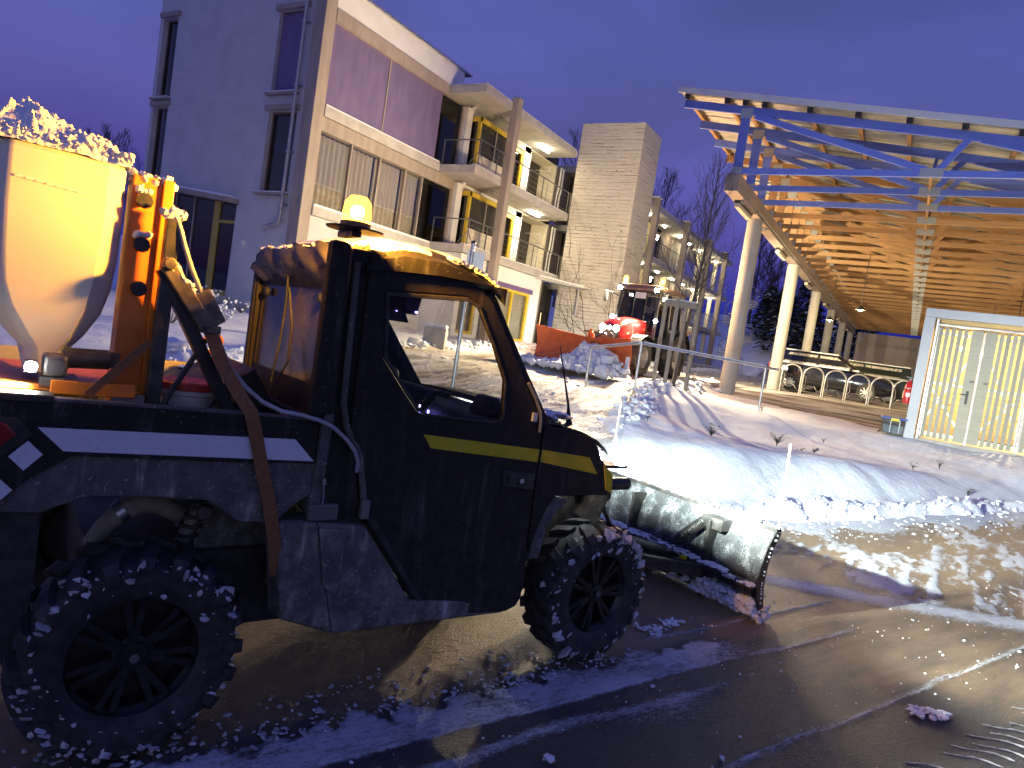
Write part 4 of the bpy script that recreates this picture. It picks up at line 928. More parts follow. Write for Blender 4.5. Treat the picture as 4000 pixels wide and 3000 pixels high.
for i in range(120):
    y = random.uniform(-.74,.9); sb.blob((.10 + random.uniform(-.015,.015), y, .630 + random.uniform(-.003,.006)), (.012,.02,.006), 4200+i, 1, .35)
for i in range(26): k = random.random(); x = float(np.interp(k*.6, [z for _, z in pf], [x for x, _ in pf])); sb.blob((x - .02, Y0-.014, k*.6), random.uniform(.004,.009), 4400+i, 1, .4)
for i in range(50): sb.blob((.03 + random.uniform(-.05,.09), Y0 + random.uniform(-.03,.05), .02 + abs(random.gauss(0,.04))), random.uniform(.012,.025), 4450+i, 1, .35)
so = sb.build('caked_snow', SNOW, PLW, 55); so['kind'] = 'stuff'
spn = MB(); p0, p1 = Vector((-.02,-.26,.565)), Vector((-.12,-.04,.30)); ax_ = (p1-p0).normalized(); a1 = ax_.orthogonal().normalized(); b1 = ax_.cross(a1); L0 = (p1-p0).length
spn.tube([p0 + ax_*(L0*(.12 + .76*k/200)) + (a1*math.cos(k*.60) + b1*math.sin(k*.60))*.034 for k in range(201)], .0065, 6); spn.tube([p0, p0 + ax_*L0*.14], .007, 6); spn.tube([p0 + ax_*L0*.86, p1], .007, 6)
spn.build('trip_spring', STEEL_BLK, PLW, 60)
pf_ = MB(); pf_.beam((-.08,-.30,.20),(-1.35,.10,.34),.06,.08); pf_.beam((-.08,.45,.20),(-1.35,.20,.34),.06,.08); pf_.beam((-.10,-.25,.20),(-.10,.40,.20),.10,.06); pf_.tube([(-.06,-.05,.22),(-.55,.05,.34),(-1.0,.1,.42)], .038, 10); pf_.build('push_frame', STEEL_BLK, PLW, 40)
MB().tube([(-.18,-.02,.26),(-.14,-.10,.275),(-.11,-.15,.25),(-.16,-.12,.20),(-.19,-.06,.17)], .005, 6).build('lead_wire', GALV, PLW, 60)
MB().box((-.13,-.19,.235),(-.07,-.15,.262)).build('yellow_connector', YELLOW, PLW, bevel=.004)
MB().tube([(.10,Y0+.01,.60),(.098,Y0+.01,.72),(.085,Y0+.02,1.175)], .008, 8).build('marker_rod', basic('faded_rod', (.55,.36,.20), (.62,.45,.30), .5, scale=20), PLW, 50)
MB().tube([(.10,Y1-.01,.60),(.098,Y1-.01,.72),(.09,Y1-.02,1.22)], .008, 8).build('marker_rod', MATS['faded_rod'], PLW, 50)
MB().blob((.085,Y0+.02,1.18), (.011,.011,.014), 1, 2, 0.05).build('rod_tip', basic('rod_tip_grey', (.45,.43,.42), None, .4), PLW, 60)
# ---------------------------------------------------------------- apartment building
def B(name, a, b, mat, parent, bevel=0.0): return MB().box(a, b).build(name, mat, parent, bevel=bevel)
CURTAIN = basic('pale_curtain', (.52,.46,.36), (.42,.36,.28), .9, scale=14, stretch=(4, 4, .05), bump=.8, bscale=20)
DARKIN = basic('dark_room', (.05,.045,.04), (.08,.07,.06), .9, scale=2)
PANELWOOD = basic('brown_cladding', (.17,.135,.11), (.23,.185,.15), .8, scale=3, stretch=(9, 9, .2), bump=.4, bscale=12)
LOGGIA = basic('cream_render', (.72,.66,.50), (.78,.72,.56), .9, scale=2)
RAILM = basic('railing_steel', (.16,.16,.16), (.24,.24,.24), .45, .6, scale=20)
WIRE = basic('railing_wire', (.30,.30,.30), None, .4, .8)
PILAST = basic('brown_concrete', (.30,.25,.21), (.38,.32,.27), .85, scale=2, bump=.3, bscale=40, stretch=(2, 2, .4))
TUBE = emit('balcony_tube_glow', (1.0, .93, .72), 26.0)
BLD = thing('apartment_building', 'three-storey grey apartment block with purple blinds, balconies and yellow window frames', 'building', (-16.7, 15.4, 1.1))
def P_(x, y, z): return (x + 16.7, y - 15.4, z - 1.1)       # world -> building-local
def BB(name, a, b, mat, parent=None, bevel=0.0): return B(name, P_(*a), P_(*b), mat, parent or BLD, bevel)
def rect(x0, x1, z0, z1): return [(x0, z0), (x1, z0), (x1, z1), (x0, z1)]
GW = [(-24.62,-23.80,8.1,10.9), (-24.64,-23.82,5.32,7.84), (-18.72,-17.50,8.05,10.6), (-18.66,-17.42,4.97,7.52)]
LEAN = [(-24.78,1.58),(-19.66,1.58),(-19.62,4.62),(-24.78,5.10)]
wall = MB(); wall.plate([(-24.82,.6),(-16.72,.6),(-16.72,11.7),(-24.82,11.7)], [rect(*g) for g in GW] + [LEAN], 15.4, 15.75, fmap=lambda u, v, d: P_(u, d, v))
wall.build('gable_wall', PLASTER, BLD)
BB('rear_mass', (-24.8, 15.9, .6), (-17.6, 33, 11.2), DARKIN)
for i, (x0, x1, z0, z1) in enumerate(GW):
    f = MB(); t = .06
    f.plate([(x0,z0),(x1,z0),(x1,z1),(x0,z1)], [rect(x0+t, x1-t, z0+t, z1-t)], 15.55, 15.62, fmap=lambda u, v, d: P_(u, d, v))
    fo = f.build('window', PILAST if i < 2 else basic('brown_window_frame', (.20,.13,.10), None, .6), BLD)
    if i == 2: BB('blind', (x0+t, 15.52, z0+t), (x1-t, 15.56, z1-t), PURPLE, BLD)
    else:
        BB('pane', (x0+t, 15.58, z0+t), (x1-t, 15.59, z1-t), GLASS_DK, BLD); 
        if i == 3: BB('curtain', (x0+t, 15.70, z0+t), (x1-t, 15.72, z1-t), CURTAIN)
    BB('sill', (x0-.08, 15.22, z0-.07), (x1+.08, 15.45, z0-.002), PILAST, BLD)
    BB('sill_snow', (x0-.06, 15.24, z0+.0), (x1+.06, 15.40, z0+.035), SNOW, BLD)
    BB('window_head', (x0-.12, 15.30, z1+.002), (x1+.12, 15.40, z1+.16), PILAST, BLD)
# lean-to porch at the gable's foot
pr = MB(); pr.plate([(-24.78,5.02),(-19.55,4.56),(-19.55,4.70),(-24.78,5.16)], (), 14.95, 15.55, fmap=lambda u, v, d: P_(u, d, v)); pr.build('porch_roof', PILAST, BLD)
ps = MB(); ps.plate([(-24.78,5.162),(-19.60,4.705),(-19.60,4.78),(-24.78,5.235)], (), 14.97, 15.50, fmap=lambda u, v, d: P_(u, d, v)); ps.build('porch_snow', SNOW, BLD, bevel=.03)
YD = basic('dull_yellow_frame', (.45,.33,.05), (.40,.29,.04), .5, scale=3)
for x0, x1, z0, z1 in ((-20.85,-20.55,1.58,4.66), (-19.76,-19.62,1.58,4.60), (-20.55,-19.76,3.95,4.05), (-20.55,-19.76,1.58,1.75)): BB('door_frame', (x0, 15.50, z0), (x1, 15.60, z1), YD)
BB('door_pane', (-20.55,15.54,1.75), (-19.76,15.55,3.95), GLASS_DK); BB('top_light', (-20.55,15.54,4.05), (-19.76,15.55,4.6), GLASS_DK)
BB('porch_pane', (-24.7,15.54,1.6), (-20.85,15.55,5.0), GLASS_DK)
for x in (-21.9, -22.9, -23.9): BB('porch_mullion', (x-.03,15.50,1.6), (x+.03,15.60,4.95), PILAST)
BB('porch_back', (-24.7,15.85,1.5), (-19.7,15.88,5.1), DARKIN)
BB('threshold', (-21.2,15.05,1.35), (-19.5,15.40,1.56), CONC)
MB().lathe([(.12,0),(.11,-.05),(.06,-.09),(.001,-.1)], 20, 'y', P_(-19.11,15.4,3.37)).build('wall_light', basic('frosted_lamp', (.6,.58,.58), None, .4), BLD, 60)
# corner pilaster and downpipe
BB('corner_pilaster', (-17.10,15.28,.9), (-16.62,15.72,11.0), PILAST, BLD, .02)
dp = MB(); dp.tube([P_(-17.42,15.25,11.3), P_(-17.42,15.25,4.25), P_(-17.45,15.25,4.08), P_(-17.60,15.25,4.0), P_(-17.98,15.25,3.92), P_(-18.06,15.25,3.78)], .055, 12); dp.build('downpipe', basic('zinc_pipe', (.40,.37,.36), (.46,.43,.41), .4, .5, scale=6), BLD, 50)
for z in (10.1, 8.2, 6.2, 4.6):
    BB('pipe_bracket', (-17.50,15.20,z), (-17.30,15.42,z+.04), GALV)
# long facade: parapet, beams, sun blinds, curtained glazing
BB('parapet', (-17.0,15.70,10.66), (-16.68,22.6,11.45), WHITEWALL); BB('parapet_cap', (-17.2,15.4,11.45), (-16.60,23.0,11.52), GALV)
BB('roof_beam', (-17.0,15.72,10.26), (-16.60,21.72,10.65), PILAST)
BB('purple_blind', (-16.78,15.74,7.84), (-16.74,18.42,10.26), PURPLE); BB('purple_blind', (-16.78,18.47,7.84), (-16.74,21.50,10.26), PURPLE)
BB('blind_guide', (-16.80,18.42,7.84), (-16.70,18.47,10.26), PILAST); BB('blind_backing', (-16.95,15.72,7.8), (-16.90,21.6,10.3), DARKIN)
BB('slab_band', (-17.3,15.72,7.44), (-16.58,21.72,7.76), CONC, BLD, .01); BB('band_snow', (-16.80,15.76,7.762), (-16.60,21.70,7.82), SNOW, BLD, .02)
BB('lintel_band', (-17.0,15.72,7.02), (-16.66,22.9,7.42), PILAST)
for y0, y1 in ((15.80,17.2),(17.2,18.6),(18.6,20.0),(20.0,21.0),(21.0,22.85)):
    BB('glass_panel', (-16.80,y0+.03,4.80), (-16.79,y1-.03,7.02), GLASS if y1 < 21.2 else GLASS_DK); BB('mullion', (-16.84,y1-.03,4.78), (-16.72,y1+.03,7.02), PILAST)
    if y1 < 21.2:
        c = MB(); rows = []
        for z in (P_(0,0,4.82)[2], P_(0,0,6.98)[2]): rows.append([(P_(-17.0,0,0)[0] + .05*math.sin(v*38 + y0), P_(0, y0 + .02 + v*(y1-y0-.04), 0)[1], z) for v in np.linspace(0, 1, 60)])
        c.grid(rows).build('curtain', CURTAIN, BLD, 60)
BB('slab_band', (-17.3,15.72,4.44), (-16.56,24.3,4.72), CONC, BLD, .01); BB('band_snow', (-16.80,15.76,4.722), (-16.58,24.2,4.80), SNOW, BLD, .02)
BB('ground_wall', (-17.0,15.76,.6), (-16.70,22.0,4.43), PLASTER)
# balcony stack
XB = -15.0
for z0, z1 in ((10.36,10.67),(7.42,7.72),(4.50,4.80)):
    BB('balcony_slab' if z0 < 10 else 'roof_slab', (-17.0,21.76,z0), (XB,29.86,z1), CONC, BLD, .012)
    BB('slab_snow', (-15.25 if z0 < 10 else -16.9,21.80,z1+.002), (XB-.03,29.82,z1+.05), SNOW, BLD, .02)
BB('corner_post', (-15.05,23.66,.9), (-14.72,24.0,10.86), PILAST, BLD, .02)
def railing(zf, y0, y1, parent, x=XB+.04, end=True):
    top = zf + .92; r = BB('railing', (x-.02, y0, top-.02), (x+.02, y1, top+.02), RAILM, parent)
    for y in list(np.arange(y0, y1, 1.28)) + [y1 - .03]: BB('rail_post', (x-.015, y, zf), (x+.015, y+.035, top-.02), RAILM, r)
    for z in (zf+.10, zf+.30, zf+.50, zf+.70): BB('rail_wire', (x-.004, y0, z), (x+.004, y1, z+.008), WIRE, r)
    if end:
        BB('rail_end', (-16.6, y0-.02, top-.02), (x, y0+.02, top+.02), RAILM, r); BB('rail_post', (-16.6, y0-.015, zf), (-16.56, y0+.015, top), RAILM, r)
        MB().beam(P_(x, y0, zf+.5), P_(x-.4, y0, zf+.05), .02, .03).build('rail_strut', RAILM, r); MB().beam(P_(x, y0, zf+.5), P_(x, y0+.4, zf+.05), .02, .03).build('rail_strut', RAILM, r)
    return r
for zf in (7.73, 4.81): railing(zf, 21.82, 29.78, BLD)
for lvl, zf in ((2, 7.72), (1, 4.80)):
    zc = zf + 2.58
    BB('recess_pane', (-16.80,21.56,zf), (-16.78,22.9,zc-.05), GLASS_DK); BB('recess_frame', (-16.82,22.86,zf), (-16.70,22.96,zc), PILAST)
    BB('white_pier', (-16.86,22.98,zf), (-16.55,23.36,zc), WHITEWALL)
    BB('head_band', (-17.0,23.3,zf+2.34), (-16.62,28.4,zc+.05), WHITEWALL)
    # yellow-framed corner window
    for a, b in (((-16.75,23.40,zf+2.16),(-16.20,23.52,zf+2.34)), ((-16.30,23.42,zf+.02),(-16.18,23.54,zf+2.34)), ((-16.30,23.42,zf+2.16),(-16.18,26.20,zf+2.34)), ((-16.30,25.98,zf+.02),(-16.18,26.20,zf+2.16))): BB('window_frame', a, b, YFRAME)
    BB('window_pane', (-16.75,23.46,zf+.05), (-16.30,23.47,zf+2.16), GLASS_DK); BB('window_pane', (-16.25,23.54,zf+.95), (-16.24,25.98,zf+2.16), GLASS_DK); BB('window_apron', (-16.28,23.55,zf), (-16.22,25.98,zf+.93), LOGGIA)
    BB('window_bar', (-16.29,24.7,zf+.95), (-16.20,24.76,zf+2.16), PILAST)
    # yellow balcony door
    for a, b in (((-16.78,26.62,zf+.02),(-16.66,26.78,zf+2.3)), ((-16.78,27.66,zf+.02),(-16.66,27.82,zf+2.3)), ((-16.78,26.78,zf+2.14),(-16.66,27.66,zf+2.3)), ((-16.78,26.78,zf+.02),(-16.66,27.66,zf+.16))): BB('door_frame', a, b, YFRAME)
    BB('door_pane', (-16.74,26.78,zf+.16), (-16.73,27.66,zf+2.14), GLASS_DK)
    BB('white_pier', (-16.86,27.84,zf), (-16.62,28.44,zc), WHITEWALL); BB('white_pier', (-16.86,26.2,zf), (-16.70,26.6,zc), WHITEWALL)
    # lit loggia
    BB('loggia_back', (-18.5,28.4,zf-.1), (-18.42,31.3,zc), LOGGIA); BB('loggia_side', (-18.5,31.15,zf-.1), (-16.7,31.25,zc), LOGGIA); BB('loggia_side', (-18.5,28.30,zf-.1), (-16.9,28.40,zc), LOGGIA)
    BB('loggia_ceiling', (-18.5,28.3,zc), (-16.7,31.3,zc+.05), LOGGIA)
    BB('brown_cladding', (-16.90,31.25,zf), (-16.70,33.2,zc), PANELWOOD)
    for y in (31.35, 31.65): MB().tube([P_(-16.5,y,zc), P_(-16.5,y,zf+1.5), P_(-16.5,y-.12,zf+1.2), P_(-16.5,y-.12,zf)], .05, 10).build('white_duct', WHITEWALL, BLD, 50)
    # tube lamps: one dark over the first bay, one lit over the loggia
    BB('tube_lamp_off', (-15.9,24.0,zc-.07), (-15.8,25.3,zc-.01), basic('grey_tube', (.3,.28,.26), None, .4))
    BB('tube_lamp', (-15.95,27.75,zc-.075), (-15.87,28.75,zc-.012), TUBE)
    light('tube_light', 'AREA', P_(-15.91,28.25,zc-.09), 46, (1.0,.84,.52), BLD, (.1, 1.0), aim=P_(-15.91,28.25,zc-2))
    MB().blob(P_(-16.3,23.0,zc-.05), (.09,.09,.05), 3, 2, .02).build('smoke_alarm', WHITEWALL, BLD, 60)
    # things left on the balcony: a slim clothes stand
    cs = MB(); cs.tube([P_(-15.8,28.9,zf), P_(-15.8,28.9,zf+1.9)], .02, 6); cs.beam(P_(-15.8,28.9,zf+1.75), P_(-16.6,28.9,zf+1.78), .02, .02); cs.build('washing_pole', WIRE, BLD)
# ground floor under the balconies
gw = MB(); gw.plate([(21.9,.8),(28.5,.8),(28.5,4.48),(21.9,4.48)], [rect(24.80,27.68,1.52,3.66), rect(22.2,23.4,1.52,3.66)], -15.45, -15.15, fmap=lambda u, v, d: P_(d, u, v)); gw.build('ground_floor_wall', WHITEWALL, BLD)
BB('return_wall', (-17.0,21.9,.8), (-15.46,22.1,4.48), WHITEWALL)
def ywin(y0, y1, z0, z1, n=2, x=-15.22):
    w = .11
    f = MB(); holes = []; step = (y1 - y0 - w) / n
    for k in range(n): holes.append([(y0 + w + k*step, z0 + w), (y0 + (k+1)*step, z0 + w), (y0 + (k+1)*step, z1 - w), (y0 + w + k*step, z1 - w)])
    f.plate([(y0,z0),(y1,z0),(y1,z1),(y0,z1)], holes, x-.10, x, fmap=lambda u, v, d: P_(d, u, v)); fo = f.build('window', YFRAME, BLD)
    for hq in holes: BB('pane', (x-.06, hq[0][0], hq[0][1]), (x-.05, hq[1][0], hq[2][1]), GLASS, fo)
    BB('blind_box', (x-.06, y0-.05, z1+.002), (x+.10, y1+.12, z1+.20), PURPLED, fo)
    BB('drawn_blind', (x-.22, y0+.05, z0), (x-.20, y1-.05, z1), basic('drawn_blind', (.46,.40,.26), (.40,.34,.22), .9, scale=9, stretch=(1,.2,3)), BLD)
ywin(24.80, 27.68, 1.52, 3.66); ywin(22.2, 23.4, 1.52, 3.66, 1)
BB('entrance_recess', (-16.9,28.5,.8), (-16.8,33,4.5), DARKIN); BB('entrance_door', (-16.4,28.9,1.4), (-16.3,30.0,3.7), PANELWOOD); BB('entrance_jamb', (-15.5,28.52,.9), (-15.2,28.75,4.4), PANELWOOD)
cano = MB(); cano.hexa([P_(-15.1,27.9,4.42),P_(-15.1,29.86,4.42),P_(-13.2,29.86,4.30),P_(-13.2,29.0,4.30)], [P_(-15.1,27.9,4.54),P_(-15.1,29.86,4.54),P_(-13.2,29.86,4.36),P_(-13.2,29.0,4.36)]); cano.build('entrance_canopy', CONC, BLD)
cs = MB(); cs.hexa([P_(-15.0,28.0,4.545),P_(-15.0,29.84,4.545),P_(-13.25,29.84,4.365),P_(-13.25,29.05,4.365)], [P_(-15.0,28.0,4.62),P_(-15.0,29.84,4.62),P_(-13.25,29.84,4.42),P_(-13.25,29.05,4.42)]); cs.build('canopy_snow', SNOW, BLD, bevel=.02)
blp = thing('path_light', 'small bright path light by the entrance', 'lamp', (-14.3, 27.9, 1.35))
MB().cyl((0,0,0),(0,0,.85),.04,n=10).build('pole', GALV, blp, 40); MB().blob((0,0,.93), .07, 2, 2, .02).build('globe', emit('path_lamp_glow', (.85,.95,1.0), 40.0), blp, 60)
light('path_light_bulb', 'POINT', (.12,-.05,.95), 18, (.85,.93,1.0), blp, .06)

# ---------------------------------------------------------------- concrete stair tower
TWR = thing('stair_tower', 'board-marked concrete stair tower with bare creepers', 'tower', (-13.45, 31.0, 1.2))
MB().box((-1.52,-1.10,-.6),(1.55,1.18,10.75)).build('tower_wall', BOARDC, TWR, bevel=.01)
MB().box((-1.45,-1.04,10.752),(1.48,1.12,10.80)).build('tower_top_snow', SNOW, TWR, bevel=.02)
bt = MB()
for z in (3.2, 5.9, 8.6):
    for x in (-1.1, -.3, .5, 1.2): bt.cyl((x,-1.103,z),(x,-1.09,z),.03,n=8)
bto = bt.build('tie_holes', DARKIN, TWR); bto['kind'] = 'stuff'
MB().box((-.35,-.4,10.80),(.45,.3,10.92)).build('roof_hatch', GALV, TWR)
lr = MB(); lr.cyl((-.35,-1.30,1.9),(-.35,-1.30,3.1),.05,n=10); lr.box((-.55,-1.32,3.1),(-.15,-1.15,3.16)); lr.build('wall_downlight', GALV, TWR)
def creeper(name, parent, start, dirs, mat=BARK, seed=1, n=9, plane='y', off=-1.115, length=3.2):
    rng = random.Random(seed); m = MB()
    def grow(p, a, L, r, depth):
        pts = [p]; 
        for k in range(7):
            a += rng.uniform(-.28, .28); q = pts[-1]; st = L / 7
            pts.append((q[0] + math.cos(a)*st, q[1] + math.sin(a)*st))
            if depth < 3 and rng.random() < .42: grow(pts[-1], a + rng.choice((-1, 1))*rng.uniform(.4, .9), L*rng.uniform(.35, .6), r*.6, depth+1)
        P = [((u, off, v) if plane == 'y' else (-off, u, v)) for u, v in pts]
        m.tube(P, [r*(1 - .1*i) for i in range(8)], 4)
    for (u, v), a in zip(start, dirs): grow((u, v), a, length*rng.uniform(.7, 1.2), .016, 0)
    return m.build(name, mat, parent, 60)
creeper('creeper_stem', TWR, [(1.3,-.2),(1.1,-.2),(.6,-.2),(1.4,.5),(.2,-.1)], [1.9,2.2,2.4,2.5,2.0], seed=4, length=4.6)
creeper('creeper_stem', TWR, [(-1.0,-.2),(-.8,-.2),(-.5,-.1),(-.2,-.2),(.3,-.2),(0,1)], [1.5,1.7,1.3,1.6,1.8,1.4], seed=8, plane='x', off=-1.565, length=4.8)

# ---------------------------------------------------------------- far wing of the building
FAR = thing('gallery_building', 'far wing of the apartments with lit open galleries beyond the tower', 'building', (-14.5, 33, 1.3))
def Q_(x, y, z): return (x + 14.5, y - 33, z - 1.3)
def FB(name, a, b, mat, parent=None, bevel=0.0): return B(name, Q_(*a), Q_(*b), mat, parent or FAR, bevel)
XF, XW = -14.45, -16.2
for z0, z1 in ((10.38,10.70),(7.40,7.70),(4.42,4.72)):
    FB('gallery_slab' if z0 < 10 else 'roof_slab', (-18.0,32.4,z0), (XF,60.6,z1), CONC, FAR, .012); FB('slab_snow', (-14.75 if z0 < 10 else -17.9,32.5,z1+.002), (XF-.03,60.5,z1+.06), SNOW, FAR, .02)
for y in (39.5, 45.9, 52.0, 57.2):
    FB('gallery_post', (XF-.02,y,.9), (XF+.34,y+.36,10.88), PILAST, FAR, .02); FB('post_cap_snow', (XF-.35,y-.3,10.885), (XF+.36,y+.38,10.95), SNOW, FAR, .03); FB('roof_upstand', (XF-.6,y-.5,10.70), (XF-.02,y+.38,10.885), PILAST)
rngb = random.Random(12)
for lvl, zf in ((2, 7.71), (1, 4.73), (0, 1.45)):
    zc = zf + 2.66
    y = 33.0
    if lvl:
        kinds = [('w', 1.2), ('c', 2.2), ('p', .35), ('b', 3.1), ('g', 1.4), ('b', 2.2), ('w', .5), ('y', 1.0), ('g', 1.8), ('b', 2.4), ('c', 1.8), ('w', 2.2)]
        for kd, L in kinds:
            m = {'w': LOGGIA, 'c': CURTAIN, 'p': WHITEWALL, 'b': PANELWOOD, 'g': GLASS_DK, 'y': YFRAME}[kd]
            FB({'w': 'wall_panel', 'c': 'curtained_window', 'p': 'pier', 'b': 'clad_panel', 'g': 'window_pane', 'y': 'yellow_door'}[kd], (XW-.1 - (.05 if kd in 'cg' else 0), y, zf), (XW, y+L-.02, zc), m); y += L
        FB('inner_wall', (XW-.6, 33, zf), (XW-.5, 53.5, zc), LOGGIA)
        top = zf + 1.0; r = FB('railing', (XF-.05, 32.6, top-.02), (XF-.01, 60.4, top+.02), RAILM)
        for yy in np.arange(32.8, 60.4, .62): FB('rail_post', (XF-.045, yy, zf), (XF-.015, yy+.03, top), RAILM, r)
        for z in (zf+.2, zf+.6): FB('rail_wire', (XF-.035,32.6,z), (XF-.025,60.4,z+.015), WIRE, r)
        for k, yy in enumerate((34.8, 37.5, 41.2, 44.6, 48.0, 50.6, 53.4, 56.0, 58.6)):
            FB('gallery_lamp', (-15.5,yy,zc-.07), (-15.38,yy+.42,zc-.01), TUBE)
            if k % 2 == 0 or k > 5: light('gallery_light', 'POINT', Q_(-15.4,yy+.2,zc-.25), 30, (1.0,.83,.50), FAR, .12)
    else:
        FB('ground_wall', (XW-.3, 33, .9), (XW-.2, 53.5, zc), PLASTER); FB('terrace_glass', (XW-.1,39,1.5), (XW-.08,53,zc), GLASS_DK)
        r = FB('railing', (XF-.05, 44, 2.45), (XF-.01, 60.4, 2.49), RAILM)
        for yy in np.arange(44, 60.4, .45): FB('rail_post', (XF-.045, yy, 1.5), (XF-.015, yy+.025, 2.45), RAILM, r)
for y in (54.5, 56.5, 59.8): FB('gallery_column', (-15.8,y,1.2), (-15.5,y+.3,10.4), LOGGIA)
FB('low_wall', (-13.9,44,1.2), (-13.6,60,1.75), CONC); FB('low_wall_snow', (-13.92,44,1.752), (-13.58,60,1.84), SNOW, FAR, .03)

# spiral stair at the end of the wing
SPI = thing('spiral_stair', 'outdoor steel spiral stair at the end of the galleries', 'staircase', (-11.6, 53.5, 1.45))
MB().cyl((0,0,-.4),(0,0,7.4),.10,n=14).build('centre_pole', basic('stair_paint', (.45,.42,.38), None, .5), SPI, 40)
TR = MB(); TR.plate([(.08,-.10),(1.15,-.26),(1.15,.26),(.08,.10)], (), -.02, .02, 'xy'); trm = TR.mesh('tread')
SNT = MB(); SNT.plate([(.12,-.08),(1.12,-.22),(1.12,.22),(.12,.08)], (), .021, .05, 'xy'); snm = SNT.mesh('tread_snow')
TM = basic('stair_tread_steel', (.34,.33,.32), None, .5, .3)
hr = []
for k in range(34):
    a = k * R(24) + 1.0; z = .18 * (k + 1)
    t = link('tread', trm, TM, SPI); t.location = (0,0,z); t.rotation_euler.z = a
    sn = link('tread_snow', snm, SNOW, t)
    b = MB().tube([(1.12,0,0),(1.12,0,.95)], .013, 5).build('baluster', RAILM, t)
    hr.append((1.12*math.cos(a), 1.12*math.sin(a), z+.95))
MB().tube(hr, .024, 6).build('handrail', RAILM, SPI, 60)
# ---------------------------------------------------------------- timber shelter roof on concrete columns
SHL = thing('timber_shelter', 'open shelter with timber truss roof on round concrete columns', 'shelter', (-4.2, 16.4, 1.0))
def K_(x, y, z): return (x + 4.2, y - 16.4, z - 1.0)
def KB(name, a, b, mat, parent=None, bevel=0.0): return B(name, K_(*a), K_(*b), mat, parent or SHL, bevel)
SL = -.139
def topz(x): return 7.69 + SL * (x + 5.6)
XR = 8.6
YT = [16.4 + 1.452 * k for k in range(29)]
PLATE_M = basic('nail_plate', (.40,.43,.42), (.50,.53,.52), .35, .6, scale=40, bump=.5, bscale=200, bdist=.003)
def member(p0, p1, w=.12): return MB().beam((p0[0]+4.2, 0, p0[1]-1.0), (p1[0]+4.2, 0, p1[1]-1.0), w, .075, (0, 1, 0))
def beamxz(p0, p1, hgt, dep=.075):
    """timber in the truss plane: hgt in plane, dep along y"""
    a, b = Vector((p0[0]+4.2, 0, p0[1]-1.0)), Vector((p1[0]+4.2, 0, p1[1]-1.0)); d = (b-a).normalized(); n = Vector((-d.z, 0, d.x)); y = Vector((0, dep/2, 0))
    q = [n*(s*hgt/2) + y*t for s, t in ((-1,-1),(1,-1),(1,1),(-1,1))]
    return MB().hexa([a+k for k in q], [b+k for k in q])
MEM = [('bottom_chord', (-4.25,6.13), (XR,6.13), .13), ('top_chord', (-5.62,topz(-5.62)), (XR,topz(XR)), .18), ('truss_post', (-4.16,6.19), (-4.16,topz(-4.16)-.08), .20),
       ('diagonal', (-3.95,7.36), (-.42,6.20), .13), ('diagonal', (.24,6.83), (-.20,6.20), .12), ('diagonal', (.45,6.80), (2.9,6.20), .12), ('diagonal', (3.5,6.40), (3.0,6.2), .1)]
MESHES = []
for nm, a, b, hgt in MEM: MESHES.append((nm, beamxz(a, b, hgt).mesh(nm)))
pl = []
for (x, z, w, hh) in ((-.31,6.15,.42,.17), (-4.15,7.42,.26,.22), (-4.16,6.14,.22,.16)):
    m = MB().box((x+4.2-w/2, -.047, z-1.0-hh/2), (x+4.2+w/2, -.0385, z-1.0+hh/2)); pl.append(m.mesh('nail_plate'))
for k, y in enumerate(YT):
    mat = WOODSKYLIT if k < 3 else WOOD  # front trusses carry the skylight's blue in their colour
    def inst(nm, me, parent):
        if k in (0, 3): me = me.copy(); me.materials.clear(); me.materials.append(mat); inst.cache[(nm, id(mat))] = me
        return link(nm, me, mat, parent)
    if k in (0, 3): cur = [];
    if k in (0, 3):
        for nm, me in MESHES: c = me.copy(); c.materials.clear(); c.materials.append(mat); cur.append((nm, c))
        curp = []
        for me in pl: c = me.copy(); c.materials.clear(); c.materials.append(PLATE_M); curp.append(c)
    root = link('truss', cur[0][1], mat, SHL); root.location = (0, y - 16.4, 0)
    for nm, me in cur[1:]: link(nm, me, mat, root)
    for me in curp: link('nail_plate', me, PLATE_M, root)
    # strut bracing between trusses, short diagonal seen at the node
for y0, y1 in zip(YT[:-1], YT[1:]):
    pass
br = MB(); br.beam(K_(-.31, 16.5, 6.22), K_(-.31, YT[-1], 6.22), .05, .10); br.build('bracing_batten', WOOD, SHL)
for k in range(0, 27, 3): MB().beam(K_(-.28, YT[k]+.1, 6.24), K_(-.28, YT[k+1], topz(-.28)-.12), .06, .12).build('brace', WOODSKYLIT if k < 2 else WOOD, SHL)
PURX = [-5.56,-4.61,-4.2,-3.77,-2.80,-1.83,-.86,.13,1.08,2.05,3.0,3.98,4.95,5.9,6.9,7.9]
for x in PURX:
    z = topz(x) + .09
    p = KB('purlin', (x-.04, 16.33, z), (x+.04, YT[-1]+.2, z+.11), WOOD); KB('purlin_end_cap', (x-.062, 16.27, z+.0), (x+.062, 16.328, z+.115), STEEL_BLK, p)
SHEET = basic('pale_roof_sheet', (.30,.30,.285), (.36,.36,.345), .5, .2, scale=3)
sh = MB(); rows = []
for x in (-5.74, XR+.1):
    row = []
    for i in range(int((YT[-1]+.3-16.25)/.055)+1):
        y = 16.25 + i*.055; row.append(K_(x, y, topz(x) + .225 + (.018 if (i % 4) < 2 else -.012)))
    rows.append(row)
sh.grid(rows); sh.build('roof_sheet', SHEET, SHL)
